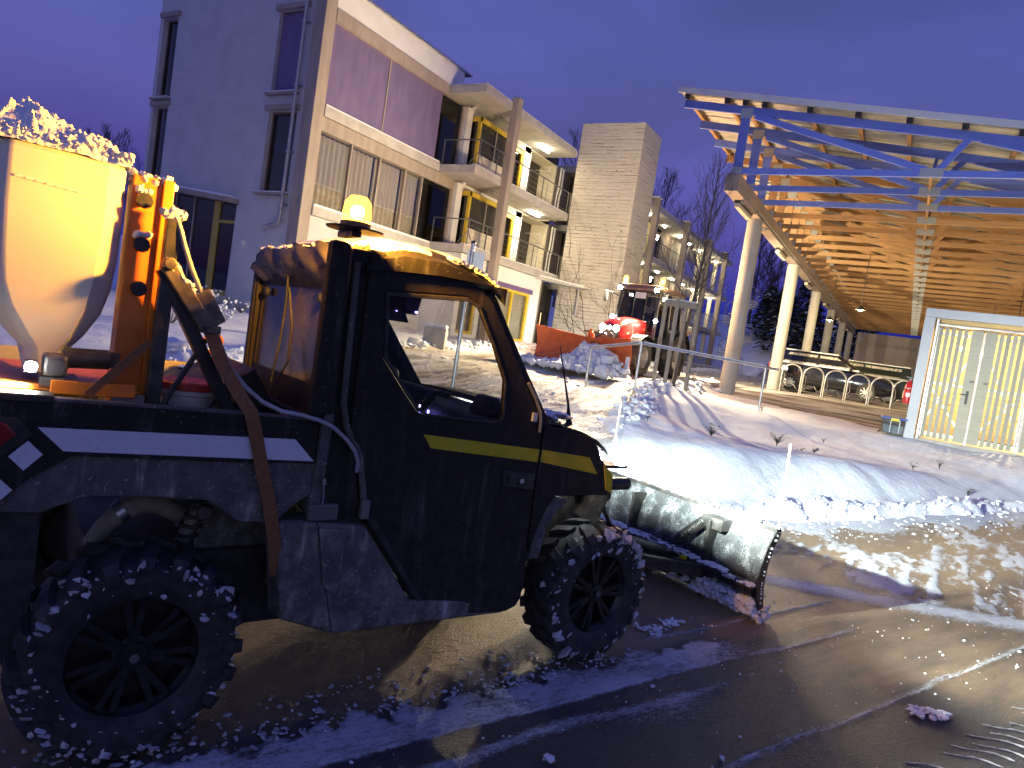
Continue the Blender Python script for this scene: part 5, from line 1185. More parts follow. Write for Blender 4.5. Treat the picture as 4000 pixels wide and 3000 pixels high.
ed = MB(); ed.hexa([K_(-5.78,16.20,topz(-5.78)+.19),K_(XR,16.20,topz(XR)+.19),K_(XR,16.245,topz(XR)+.19),K_(-5.78,16.245,topz(-5.78)+.19)], [K_(-5.78,16.20,topz(-5.78)+.33),K_(XR,16.20,topz(XR)+.33),K_(XR,16.245,topz(XR)+.33),K_(-5.78,16.245,topz(-5.78)+.33)]); ed.build('verge_flashing', basic('verge_metal', (.66,.68,.66), None, .4, .2), SHL)
rs = MB(); rs.hexa([K_(-5.74,16.25,topz(-5.74)+.246),K_(XR,16.25,topz(XR)+.246),K_(XR,YT[-1],topz(XR)+.246),K_(-5.74,YT[-1],topz(-5.74)+.246)], [K_(-5.72,16.25,topz(-5.74)+.33),K_(XR,16.25,topz(XR)+.33),K_(XR,YT[-1],topz(XR)+.33),K_(-5.72,YT[-1],topz(-5.74)+.33)]); rs.build('roof_snow', SNOW, SHL)
KB('edge_beam', (-4.36,16.30,5.66), (-4.05,YT[-1]+.2,6.06), basic('glulam_beam', (.30,.235,.20), (.36,.285,.24), .7, scale=2, stretch=(4,.4,4)), SHL, .01)
KB('conduit', (-4.02,18.6,5.70), (-3.99,YT[-1],5.74), GALV)
KB('edge_beam', (7.9,16.30,5.66), (8.2,YT[-1]+.2,6.06), WOOD)
COLY = [19.3 + 7.2*k for k in range(6)]
for i, y in enumerate(COLY):
    zb = float(ground(-4.2, y, False)) - .25
    c = MB(); c.lathe([(.205,zb),(.20,5.655)], 28); c.lathe([(.001,5.655),(.20,5.655)], 28); c.build('column', CONC_COL, SHL, 40).location = (0, y-16.4, -1.0)
    MB().box((-.12,-.12,4.655),(.12,.12,4.70)).build('column_head', GALV, SHL).location = (0, y-16.4, 0)
for y in (17.15, 23.2, 30.3, 37.4, 44.8, 52.0):
    f = KB('strip_fitting', (-4.30,y,5.60), (-4.16,y+1.5,5.655), STEEL_BLK); KB('diffuser', (-4.29,y+.03,5.50), (-4.17,y+1.47,5.60), basic('fitting_diffuser', (.62,.56,.45), None, .4), f, .01)
for y in (17.15, 20.2, 23.2, 30.3, 37.4, 44.8):
    MB().beam(K_(-4.2,y,5.64), K_(-4.2,y+.3,5.64), .2, .02).build('fitting_plate', GALV, SHL)
# far wall closing the shelter
KB('end_wall', (-3.9,57.6,.9), (9.0,57.9,5.9), basic('pinkish_render', (.50,.44,.43), (.56,.50,.48), .9, scale=1.2), SHL)
KB('end_wall_cap', (-3.95,57.5,5.0), (9.0,57.95,5.25), CONC, SHL)
# pendants added to light the roof timbers and parked cars from inside
BULB = emit('warm_bulb_glow', (1.0,.80,.45), 30.0)
for (x, y, e) in ((2.6, 27.0, 170), (2.6, 36.0, 230), (2.6, 46.0, 240), (-3.2, 31.0, 160), (-1.8, 25.9, 130)):
    p = MB(); p.cyl(K_(x,y,4.3), K_(x,y,6.1), .012, n=6); p.lathe([(.02,4.42-1),(.14,4.28-1),(.15,4.26-1)], 16, 'z', (x+4.2, y-16.4, 0)); po = p.build('added_pendant_shade', STEEL_BLK, SHL, 40)
    MB().blob(K_(x,y,4.27), .055, 1, 2, .02).build('added_pendant_bulb', BULB, po, 60)
    light('added_pendant_light', 'POINT', K_(x,y,4.18), e, (1.0,.74,.38), SHL, .08)

# ---------------------------------------------------------------- slatted store under the shelter
STO = thing('slatted_store', 'lit storage enclosure with pale portal frame and slatted gates', 'enclosure', (0.15, 16.3, .85))
def G_(x, y, z): return (x - .15, y - 16.3, z - .85)
def GB(name, a, b, mat, parent=None, bevel=0.0): return B(name, G_(*a), G_(*b), mat, parent or STO, bevel)
PORT = basic('pale_blue_grey_paint', (.54,.56,.57), (.58,.60,.61), .6, scale=3)
GB('portal_post', (.05,16.22,.72), (.235,16.46,3.27), PORT, STO, .008); GB('portal_lintel', (.05,16.22,3.27), (5.2,16.46,3.445), PORT, STO, .008); GB('portal_post', (5.0,16.22,.72), (5.2,16.46,3.27), PORT)
for i in range(17): GB('side_board', (.10,16.50,.85 + i*.152), (.13,20.5,.995 + i*.152), WOODWARM)
for i in range(17): GB('back_board', (.13,20.45,.85 + i*.152), (5.2,20.48,.995 + i*.152), WOODWARM)
GB('inner_beam', (.24,16.62,3.10), (5.0,16.74,3.36), WOODWARM); GB('inner_post', (.25,16.56,.8), (.36,16.68,3.2), WOODWARM)
GB('store_floor', (.1,16.25,.70), (5.2,20.4,.86), CONC)
def bar(name, p0, p1, w, d, mat, parent): return MB().beam(G_(*p0), G_(*p1), w, d, (0, 1, 0)).build(name, mat, parent)
LEAVES = ((.325, 1.085, True), (1.115, 1.905, False), (1.955, 2.72, True), (2.75, 3.5, False))
SLM = MB().box((0,0,0),(.066,.022,2.20)).mesh('slat'); WDM = MB().box((0,0,0),(.19,.024,2.20)).mesh('wide_board')
for li, (x0, x1, meetR) in enumerate(LEAVES):
    leaf = GB('gate_leaf', (x0,16.335,.90), (x0+.03,16.375,3.10), GALV)
    GB('stile', (x1-.03,16.335,.90), (x1,16.375,3.10), GALV, leaf)
    for z in (.96, 1.97, 2.96): GB('gate_rail', (x0+.03,16.34,z), (x1-.03,16.37,z+.04), GALV, leaf)
    if meetR: bar('brace', (x0+.05,16.358,1.30), (x1-.05,16.358,2.75), .03, .035, GALV, leaf); bar('brace', (x0+.05,16.358,1.90), (x1-.05,16.358,1.02), .03, .035, GALV, leaf)
    else: bar('brace', (x0+.05,16.358,2.75), (x1-.05,16.358,1.30), .03, .035, GALV, leaf); bar('brace', (x0+.05,16.358,1.02), (x1-.05,16.358,1.90), .03, .035, GALV, leaf)
    wide = x1 - .195 if meetR else x0 + .005
    w = link('wide_board', WDM, WOODGREY, leaf); w.location = G_(wide, 16.305, .90)
    a, b = (x0 + .01, wide - .03) if meetR else (wide + .225, x1 - .02)
    n = int((b - a) / .106)
    for k in range(n + 1):
        xx = a + k * .106
        if xx + .066 > b + .04: break
        s_ = link('slat', SLM, WOODGREY, leaf); s_.location = G_(xx, 16.308 + random.uniform(-.002, .002), .90 + random.uniform(-.012, .012))
    if li == 0:
        hnd = GB('lock_plate', (x1-.115,16.285,1.66), (x1-.075,16.304,1.92), STEEL_BLK, leaf, .005); GB('lever', (x1-.22,16.25,1.83), (x1-.09,16.275,1.85), STEEL_BLK, hnd, .006)
GB('header_rail', (.30,16.33,3.13), (5.0,16.37,3.165), GALV)
GB('gate_post', (.27,16.33,.85), (.305,16.37,3.26), GALV); GB('gate_post', (1.915,16.33,.85), (1.945,16.37,3.12), GALV); GB('gate_post', (1.092,16.33,.86), (1.108,16.37,3.06), GALV)
for (x, y, z, e) in ((1.95, 17.3, 2.92, 120), (3.4, 18.6, 2.9, 120), (.9, 18.9, 2.9, 110)):
    MB().blob(G_(x, y, z), .05, 1, 2, .02).build('store_bulb', BULB, STO, 60); light('store_light', 'POINT', G_(x, y, z-.10), e, (1.0,.78,.42), STO, .06)
    MB().cyl(G_(x,y,z+.04), G_(x,y,3.30), .01, n=6).build('bulb_flex', STEEL_BLK, STO)
for y in (17.3, 18.7): GB('ceiling_joist', (.13,y-.05,3.28), (5.2,y+.05,3.36), WOODWARM)
ex = thing('fire_extinguisher', 'red fire extinguisher hanging on the pale gate post', 'fire extinguisher', (.0, 16.42, 1.50))
MB().lathe([(.001,0),(.072,0),(.078,.02),(.078,.36),(.05,.43),(.025,.45),(.025,.48),(.001,.48)], 20).build('cylinder', basic('extinguisher_red', (.55,.02,.015), None, .3, coat=.4), ex, 40)
MB().box((-.03,-.02,.48),(.03,.02,.52)).box((-.08,-.01,.53),(.05,.01,.545)).build('valve_lever', STEEL_BLK, ex); MB().tube([(.03,0,.50),(.10,-.02,.48),(.09,-.05,.30),(.075,-.07,.12)], .011, 8).build('hose', RUBBER, ex, 60)
MB().box((-.04,-.081,.14),(.04,-.077,.22)).build('label_panel', basic('extinguisher_label', (.7,.68,.65), None, .5), ex)
MB().lathe([(.080,.30),(.081,.31),(.080,.32)], 20).build('bracket_band', GALV, ex)
bx = thing('storage_box', 'clear plastic storage box with blue lid and yellow clip by the gate post', 'box', (-.16, 16.30, .86), .12)
tub = MB(); tub.hexa([(-.19,-.13,0),(.19,-.13,0),(.19,.13,0),(-.19,.13,0)], [(-.215,-.15,.29),(.215,-.15,.29),(.215,.15,.29),(-.215,.15,.29)]); tub.build('box_tub', glass('cloudy_plastic', (.62,.70,.72), .08, .15, .5, (.45,.5,.52)), bx, bevel=.02)
MB().box((-.17,-.11,.01),(.17,.11,.16)).build('box_contents', basic('grey_contents', (.22,.25,.26), (.3,.33,.34), .6, scale=20), bx)
MB().box((-.23,-.165,.29),(.23,.165,.325)).build('box_lid', basic('blue_lid', (.06,.12,.42), None, .4), bx, bevel=.008); MB().box((-.07,-.178,.255),(.08,-.160,.315)).build('yellow_clip', basic('yellow_clip', (.72,.55,.05), None, .4), bx, bevel=.005)
for x in (-.06, .10): MB().box((x-.008,-.150,.02),(x+.008,-.140,.28)).build('tub_rib', basic('rib_plastic', (.5,.55,.56), None, .4), bx)

# ---------------------------------------------------------------- cycle hoops
HOOPM = basic('satin_hoop_steel', (.50,.47,.42), (.58,.55,.50), .35, .7, scale=15)
def hoop_mesh():
    m = MB(); w = .30; hgt = .92
    pts = [(-w,0,-.1),(-w,0,hgt-.30)] + [(-w*math.cos(k), 0, hgt-.30 + .30*math.sin(k)) for k in np.linspace(0, math.pi, 15)] + [(w,0,hgt-.30),(w,0,-.1)]
    m.tube(pts, .024, 10); return m.mesh('cycle_hoop', 60)
HM = hoop_mesh(); HK = MB(); HK.tube([(-.29,.0,.62),(-.24,.12,.60),(-.22,.16,.35),(-.30,.18,.18),(-.26,.20,.14),(-.16,.18,.30),(.05,.18,.30),(.15,.18,.16),(.19,.18,.15)], .009, 6); HKM = HK.mesh('wheel_clamp', 60)
ords = ('leftmost cycle hoop beside the second column', 'second cycle hoop from the left', 'third cycle hoop from the left', 'fourth cycle hoop, in front of the black car\'s front wheel', 'fifth cycle hoop from the left', 'rightmost cycle hoop, partly behind the pale gate post')
for k in range(6):
    x = -3.33 + k*.655; y = 24.3
    if k == 5: x = -.10
    o = link('cycle_hoop', HM, HOOPM); o.location = (x, y, float(ground(x, y)) + .0); tag(o, ords[k], 'cycle rack', 'cycle hoops standing in a row in the yard')
    link('wheel_clamp', HKM, HOOPM, o)
# ---------------------------------------------------------------- red tractor with V plough (local: x forward, y left, z up)
TX, TY = -6.75, 18.95; TZ = float(ground(TX, TY, False)); TH = math.atan2(-2.16, -.17) - R(2)
TRC = thing('plough_tractor', 'red compact tractor with glazed cab and lit work lamps clearing snow', 'tractor', (TX, TY, TZ), TH)
def tyre(Rr, w, nl, name):
    m = MB(); h = w/2; m.lathe([(Rr*.55,-h*.7),(Rr*.62,-h),(Rr*.85,-h),(Rr*.93,-h*.85),(Rr*.95,0),(Rr*.93,h*.85),(Rr*.85,h),(Rr*.62,h),(Rr*.55,h*.7)], 48, 'y')
    for k in range(nl):
        for sd in (-1, 1):
            a = 2*math.pi*(k + (.5 if sd > 0 else 0))/nl
            def pt(a, r, y): return (r*math.cos(a), y, r*math.sin(a))
            m.hexa([pt(a-.05,Rr*.92,0),pt(a+.05,Rr*.92,0),pt(a+.22,Rr*.88,sd*h*1.01),pt(a+.12,Rr*.88,sd*h*1.01)], [pt(a-.04,Rr,0),pt(a+.04,Rr,0),pt(a+.20,Rr*.965,sd*h*1.01),pt(a+.13,Rr*.965,sd*h*1.01)])
    return m.mesh(name, 30)
TF, TB = tyre(.50, .30, 18, 'tractor_tyre_front'), tyre(.66, .38, 20, 'tractor_tyre_rear')
RIMT = basic('tractor_rim', (.32,.31,.30), None, .45, .4)
for x, y, Rr, me in ((1.05,.62,.50,TF),(1.05,-.62,.50,TF),(-.95,.66,.66,TB),(-.95,-.66,.66,TB)):
    w = link('wheel', me, RUBBER, TRC); w.location = (x, y, Rr)
    s = 1 if y > 0 else -1
    MB().lathe([(Rr*.57,s*.12),(Rr*.5,s*.08),(Rr*.25,s*.03),(Rr*.2,s*.10),(.001,s*.11)], 28, 'y').build('rim', RIMT, w, 40)
TBLK = basic('tractor_black', (.02,.02,.02), (.03,.03,.03), .4, scale=6)
ch = MB(); ch.box((-1.2,-.28,.45),(1.7,.28,.85)); ch.build('chassis', TBLK, TRC, bevel=.03)
# bonnet
hd = MB(); sec = [(.30,.36,1.52),(.8,.36,1.50),(1.3,.34,1.44),(1.62,.31,1.34),(1.74,.27,1.22)]
rows = []
for x, w, z in sec: rows.append([(x,-w,.85),(x,-w,z-.14),(x,-w*.86,z-.04),(x,-w*.4,z+.01),(x,0,z+.025),(x,w*.4,z+.01),(x,w*.86,z-.04),(x,w,z-.14),(x,w,.85)])
hd.grid(rows); hd.build('bonnet', REDP, TRC, 50)
gr = MB(); gr.hexa([(1.70,-.27,.82),(1.78,-.27,.82),(1.78,.27,.82),(1.70,.27,.82)], [(1.62,-.28,1.26),(1.76,-.27,1.22),(1.76,.27,1.22),(1.62,.28,1.26)]); gr.build('grille', TBLK, TRC, bevel=.02)
for z in (.90,.96,1.02): MB().box((1.775,-.2,z),(1.785,.2,z+.02)).build('grille_bar', basic('grille_grey', (.1,.1,.1), None, .4), TRC)
LAMP = emit('tractor_lamp_glow', (1.0,.93,.80), 60.0)
for y in (-.20, .20):
    MB().lathe([(.085,1.77),(.075,1.80),(.001,1.815)], 18, 'x', (0, y, 1.14)).build('headlight', LAMP, TRC, 50)
MB().lathe([(.05,1.77),(.04,1.79),(.001,1.80)], 16, 'x', (0, 0, 1.15)).build('headlight', LAMP, TRC, 50)
light('headlight_beam', 'SPOT', (1.9,0,1.14), 420, (1.0,.92,.78), TRC, .08, spot=120, blend=.7).rotation_euler = Vector((1,0,-.18)).to_track_quat('-Z','Y').to_euler()
# cab
CAB0, CAB1 = (-1.30, .35); wf, wt = .62, .56
for (x0, x1, s) in ((.42,.30,1),(.42,.30,-1),(-1.28,-1.20,1),(-1.28,-1.20,-1),(-.45,-.45,1),(-.45,-.45,-1)):
    MB().beam((x0, s*wf, 1.0), (x1, s*wt, 2.34), .07, .07, (1,0,0)).build('cab_pillar', TBLK, TRC)
low = MB(); low.hexa([(-1.30,-.62,.75),(.42,-.62,.75),(.42,.62,.75),(-1.30,.62,.75)], [(-1.30,-.62,1.15),(.40,-.40,1.20),(.40,.40,1.20),(-1.30,.62,1.15)]); low.build('cab_base', TBLK, TRC, bevel=.03)
CG = glass('cab_glass', (.55,.53,.50), .02, .02)
for s in (1, -1):
    MB().hexa([(-1.24,s*.615,1.10),(.40,s*.615,1.10),(.40,s*.61,1.10),(-1.24,s*.61,1.10)], [(-1.18,s*.555,2.32),(.29,s*.555,2.32),(.29,s*.55,2.32),(-1.18,s*.55,2.32)]).build('side_window', CG, TRC)
MB().hexa([(.42,-.58,1.15),(.425,-.58,1.15),(.425,.58,1.15),(.42,.58,1.15)], [(.30,-.53,2.32),(.305,-.53,2.32),(.305,.53,2.32),(.30,.53,2.32)]).build('windscreen', CG, TRC)
rr = MB(); rr.hexa([(-1.36,-.66,2.33),(.50,-.66,2.33),(.50,.66,2.33),(-1.36,.66,2.33)], [(-1.28,-.60,2.50),(.40,-.60,2.48),(.40,.60,2.48),(-1.28,.60,2.50)]); rr.build('cab_roof', basic('tractor_roof', (.16,.11,.09), None, .5), TRC, bevel=.04)
ins = MB(); ins.box((-1.0,-.25,1.1),(-.5,.25,1.35)); ins.hexa([(-1.05,-.24,1.3),(-.92,-.24,1.3),(-.92,.24,1.3),(-1.05,.24,1.3)], [(-1.15,-.20,1.95),(-1.05,-.20,1.95),(-1.05,.20,1.95),(-1.15,.20,1.95)]); ins.build('driver_seat', TBLK, TRC, bevel=.05)
stc = MB(); stc.tube([(.2,0,1.1),(.0,0,1.55)], .04, 8); stc.tube([Vector((-.02,0,1.57)) + Vector((.08*math.sin(k)*.7, .20*math.cos(k), .18*math.sin(k)*.75)) for k in np.linspace(0, 6.283, 25)], .016, 6, False); stc.build('steering_wheel', TBLK, TRC, 50)
BEAC = lens('tractor_beacon_glow', (1.0,.45,.03), 12.0, .6)
for y in (-.56, .56):
    MB().lathe([(.05,2.48),(.05,2.52)], 16, 'z', (.22,y,0)).build('beacon_base', TBLK, TRC)
    MB().lathe([(.068,2.52),(.072,2.61),(.055,2.69),(.001,2.72)], 18, 'z', (.22,y,0)).build('beacon_dome', BEAC, TRC, 60)
    MB().blob((.22,y,2.60), (.034,.034,.04), 1, 2, .02).build('beacon_bulb', lens('beacon_bulb_glow', (1.0,.80,.35), 60.0, .4), TRC, 60)
    MB().box((.42,y-.07,2.28),(.49,y+.07,2.40)).build('work_lamp_housing', TBLK, TRC, bevel=.01)
    MB().box((.49,y-.06,2.29),(.505,y+.06,2.39)).build('work_lamp', LAMP, TRC)
    light('beacon_light', 'POINT', (.22,y,2.585), 900, (1.0,.60,.26), TRC, .04)
    L = light('work_lamp_beam', 'SPOT', (.56,y,2.33), 1500 if y > 0 else 2600, (1.0,.80,.50), TRC, .05, spot=150, blend=.6); L.rotation_euler = Vector((1, .14 if y > 0 else -.9, -.30 if y > 0 else .05)).to_track_quat('-Z','Y').to_euler()
L = light('rear_work_beam', 'SPOT', (-1.50,0,2.28), 2600, (1.0,.82,.52), TRC, .06, spot=165, blend=.8); L.rotation_euler = Vector((-1, -.25, .0)).to_track_quat('-Z','Y').to_euler()
MB().box((-1.45,-.1,2.24),(-1.37,.1,2.34)).build('rear_work_lamp', LAMP, TRC)
for y in (-.66, .66):      # indicator lamps and mirrors on arms
    MB().blob((.50, y, 1.52), .055, 2, 2, .02).build('side_lamp', LAMP, TRC, 60)
    MB().tube([(.40,y*.9,1.5),(.50,y,1.52)], .015, 6).build('lamp_arm', TBLK, TRC)
    s = 1 if y > 0 else -1
    MB().tube([(.36,s*.60,2.1),(.50,s*.85,2.22),(.50,s*.95,2.2)], .014, 6).build('mirror_arm', TBLK, TRC); MB().box((.48,s*.90,1.92),(.53,s*1.02,2.24)).build('door_mirror', TBLK, TRC, bevel=.02)
MB().box((.40,-.10,2.10),(.415,.22,2.26)).build('windscreen_notice', basic('white_card', (.6,.6,.58), None, .6), TRC)
for x, y, Rr in ((1.05,.62,.50),(1.05,-.62,.50)):
    fn = MB(); fn.grid([[(x + (Rr+.07)*math.cos(a), y + d, Rr + (Rr+.07)*math.sin(a)) for d in (-.18, .18)] for a in np.linspace(.5, 2.8, 12)]); fn.build('mudguard', TBLK, TRC, 60)
for y in (.66, -.66):
    fn = MB(); fn.grid([[(-.95 + .75*math.cos(a), y + d, .66 + .75*math.sin(a)) for d in (-.22, .22)] for a in np.linspace(.3, 3.0, 14)]); fn.build('mudguard', TBLK, TRC, 60)
sn = MB(); sn.grid([[(1.05 + .58*math.cos(a), .62 + d, .5 + .585*math.sin(a)) for d in (-.17,.17)] for a in np.linspace(1.0, 2.2, 8)]); sn.build('mudguard_snow', SNOW, TRC, 60)
st = MB(); st.box((.2,.30,.50),(.8,.52,.95)); st.build('fuel_tank', REDP, TRC, bevel=.03)
# rear spreader
hp = MB(); hp.hexa([(-2.05,-.15,.95),(-1.7,-.15,.95),(-1.7,.15,.95),(-2.05,.15,.95)], [(-2.35,-.55,1.45),(-1.5,-.55,1.45),(-1.5,.55,1.45),(-2.35,.55,1.45)]); hp.build('rear_hopper', basic('spreader_yellow', (.72,.34,.03), None, .45), TRC)
MB().box((-2.36,-.56,1.45),(-1.49,.56,1.62)).build('hopper_cover', basic('hopper_cover_grey', (.55,.53,.5), None, .6), TRC, bevel=.03); MB().box((-1.7,-.3,.5),(-1.45,.3,1.0)).build('rear_linkage', TBLK, TRC)
# ---- V plough
VP = thing('v_plough', 'orange V-shaped snow plough pushed by the red tractor', 'snow plough', (TX, TY, TZ), TH)
def wing(y0, y1, x0, x1, h0, h1, name):
    m = MB(); F_, Bk = [], []
    for u in np.linspace(0, 1, 15):
        y = y0 + (y1-y0)*u; x = x0 + (x1-x0)*u; H = h0 + (h1-h0)*u; r = []
        for v in np.linspace(0, 1, 9): r.append((x - .10*math.sin(v*math.pi) + .10*v**3, y, .04 + H*v))
        F_.append(r); Bk.append([(p[0]-.05, p[1], p[2]) for p in r])
    m.grid(F_); m.grid(Bk); m.grid([[r[-1] for r in F_], [r[-1] for r in Bk]])
    for e in (0, -1): m.grid([F_[e], Bk[e]])
    return m.build(name, ORANGE_WORN, VP, 40)
wing(0, -1.42, 2.72, 2.98, .76, .90, 'plough_wing'); wing(0, 1.30, 2.72, 3.0, .76, .84, 'plough_wing')
MB().cyl((2.66,0,.04),(2.66,0,.90),.09,n=14).build('plough_hinge', ORANGE_WORN, VP, 40)
hk = MB(); hk.tube([(2.62,0,.82),(2.70,0,.95),(2.68,0,1.0)], .05, 8); hk.build('top_link', ORANGE, VP, 50)
MB().box((1.75,-.35,.35),(2.6,.35,.60)).build('plough_mount', TBLK, VP, bevel=.03); MB().tube([(1.9,.2,.6),(2.1,.3,.95),(2.35,.25,1.05),(2.55,.1,.8)], .03, 8).build('hydraulic_hose', RUBBER, VP, 60)
MB().box((2.05,-.35,.93),(2.45,.12,.98)).build('splash_guard', TBLK, VP, bevel=.02)
for y in (-1.40, 1.28): MB().tube([(2.95,y,.8),(2.95,y,1.25)], .012, 6).build('width_marker', basic('faded_rod', (.5,.4,.3)), VP)
MB().box((3.0,1.24,.16),(3.02,1.34,.46)).build('reflector_board', WHITEREF, VP)
# the roll of snow pushed ahead of the plough
rl = MB(); rows = []
for u in np.linspace(-1, 1, 70):
    y = u * 1.5; r = []
    for v in np.linspace(0, 1, 26):
        pk = (.50 * math.exp(-((u - .05)/.30)**2) + .42 * math.exp(-((u-.50)/.35)**2) + .10 + .05*(u<0)) * (1 - abs(u)**6)
        z = pk * (1 - v)**1.3 * (0.75 + .5*float(fbm(u*6+3, v*5, 4))); r.append((2.74 + .24*abs(u) + v*1.15 + .15*float(fbm(u*3, v*3+9)), y, z - .04))
    rows.append(r)
rl.grid(rows)
for i in range(240):
    u = random.uniform(-1.02, 1.02); v = random.random()**1.3; pk = (.50*math.exp(-((u-.05)/.30)**2) + .42*math.exp(-((u-.50)/.35)**2) + .10)
    rl.blob((2.85 + .2*abs(u) + v*1.2, u*1.5, max(pk*(1-v)**1.3*.95 - .02, .02)), abs(random.gauss(0,.05)) + .025, 5000+i, 1, .3)
o = rl.build('ploughed_snow', SNOW, None, 55); o.location = (TX, TY, TZ); o.rotation_euler.z = TH; tag(o, 'roll of snow pushed up in front of the orange V plough', 'snow pile')
# ---------------------------------------------------------------- parked cars
CARGLASS = basic('frosted_car_glass', (.14,.13,.11), (.55,.52,.45), .5, scale=9, stretch=(1.5,1,.8))
ALLOY = basic('alloy_wheel', (.55,.54,.52), None, .35, .5)
def car(name, label, loc, rz, paint, L=4.25, W=1.76, H=1.48, snow=True, estate=False, group='parked cars under the shelter'):
    root = thing(name, label, 'car', loc, rz, group); h = L/2; w = W/2
    xs = [(-h, .80, .86, .42), (-h+.08, .92, .97, .30), (-h+.5, .98, 1.02, .24), (-.4, 1.0, .99, .22), (.7, .99, .97, .22), (1.25, .97, .92, .22), (h-.35, .92, .84, .24), (h-.08, .80, .74, .30), (h, .62, .62, .42)]
    b = MB(); rows = []
    for x, k, bz, sz in xs: rows.append([(x,-w*k*.9,sz),(x,-w*k,sz+.16),(x,-w*k,bz-.22),(x,-w*k*.96,bz-.05),(x,-w*k*.86,bz),(x,0,bz+.03),(x,w*k*.86,bz),(x,w*k*.96,bz-.05),(x,w*k,bz-.22),(x,w*k,sz+.16),(x,w*k*.9,sz)])
    b.grid(rows); b.add(rows[0], [tuple(range(11))]); b.add(rows[-1], [tuple(range(11))]); b.build('car_body', paint, root, 35)
    rx0 = -h + (.18 if estate else .45); g0, g1, r1 = -h+.10, 1.02, .22
    g = MB(); rows = []
    for t in np.linspace(0, 1, 7):
        x0 = g0 + (rx0-g0)*t**.8; x1 = g1 + (r1-g1)*t; z = .97 + (H-.97)*t; ww = w*(.90 - .20*t**1.3)
        rows.append([(x0,-ww*.9,z),(x0+.12,-ww,z),(x1-.18,-ww,z),(x1,-ww*.8,z),(x1+.03,0,z),(x1,ww*.8,z),(x1-.18,ww,z),(x0+.12,ww,z),(x0,ww*.9,z),(x0-.02,0,z),(x0,-ww*.9,z)])
    g.grid(rows); g.add([(p[0],p[1],p[2]) for p in rows[-1][:10]], [tuple(range(10))]); g.build('car_cabin', paint, root, 40)
    for s in (-1, 1):
        for xa, xb in ((-h+.50, -.50), (-.42, .80)):
            m = MB(); q = []
            for (x, t) in ((xa,.10),(xb,.10),(min(xb, r1+ (g1-r1)*(1-.86)-.20) if xb > 0 else xb,.86),(max(xa, rx0+.20) ,.86)): q.append((x, s*(w*(.90-.20*t**1.3)+.006), .97+(H-.97)*t))
            m.add(q, [(0,1,2,3)]); m.build('car_window', CARGLASS, root)
        if snow: MB().box((-h+.30, s*(w*.93-.02), .985), (.95, s*(w*.93+.05), 1.05)).build('sill_snow', SNOW, root, bevel=.02)
        for x in (-h+.82, h-.86):
            t = MB().lathe([(.20,-.10),(.30,-.10),(.315,-.06),(.315,.06),(.30,.10),(.20,.10)], 28, 'y').build('car_wheel', RUBBER, root, 40); t.location = (x, s*(w-.10), .315)
            r_ = MB(); r_.lathe([(.205,s*.09),(.19,s*.07),(.17,s*.06)], 24, 'y'); r_.lathe([(.06,s*.10),(.001,s*.105)], 16, 'y')
            for k in range(9): a = 2*math.pi*k/9; r_.beam((.05*math.cos(a),s*.095,.05*math.sin(a)), (.19*math.cos(a),s*.075,.19*math.sin(a)), .045, .015, (0,1,0))
            r_.build('wheel_trim', ALLOY, t, 40)
        MB().blob((h-.18, s*w*.62, .68), (.10,.16,.07), 2, 2, .02).build('car_headlight', basic('clear_lens', (.6,.6,.6), None, .15), root, 60)
        MB().box((-h-.005, s*w*.86-.07, .74), (-h+.14, s*w*.86+.07, .95)).build('car_tail_light', TAIL, root, bevel=.02)
        MB().hexa([(.62,s*w,.98),(.74,s*w,.98),(.74,s*(w+.16),.98),(.62,s*(w+.16),.98)], [(.64,s*w,1.10),(.72,s*w,1.10),(.72,s*(w+.16),1.10),(.64,s*(w+.16),1.10)]).build('door_mirror', paint, root, bevel=.03)
        MB().box((-.2, s*(w+.0), .80), (-.02, s*(w+.025), .825)).build('door_handle', paint, root); MB().box((.35, s*(w+.0), .80), (.53, s*(w+.025), .825)).build('door_handle', paint, root)
        if estate: MB().tube([(-h+.4,s*w*.62,H+.0),(-h+.5,s*w*.62,H+.05),(.0,s*w*.62,H+.05),(.1,s*w*.62,H)], .015, 6).build('roof_rail', STEEL_BLK, root)
    if snow: MB().box((rx0+.03,-w*.64,H+.002),(r1-.05,w*.64,H+.05)).build('car_roof_snow', SNOW, root, bevel=.025)
    return root
DKBLUE = basic('dark_blue_car_paint', (.008,.009,.016), None, .18, coat=.8); DKGRN = basic('dark_green_car_paint', (.02,.028,.028), None, .3, coat=.4); WHCAR = basic('white_car_paint', (.62,.58,.50), None, .3, coat=.4)
car('parked_car', 'black hatchback with snowy windows parked behind the cycle hoops', (-2.55, 28.6, float(ground(-2.5,28.6,False))+.02), 0, DKBLUE)
car('parked_car', 'dark estate car with roof rails parked behind the black hatchback', (-2.15, 32.4, float(ground(-2,32,False))+.02), math.pi, DKGRN, 4.6, 1.78, 1.50, True, True)
car('parked_car', 'white car half hidden behind the pale gate post', (1.95, 26.6, float(ground(1.5,26.6,False))+.02), math.pi, WHCAR, 4.2, 1.76, 1.48, False)

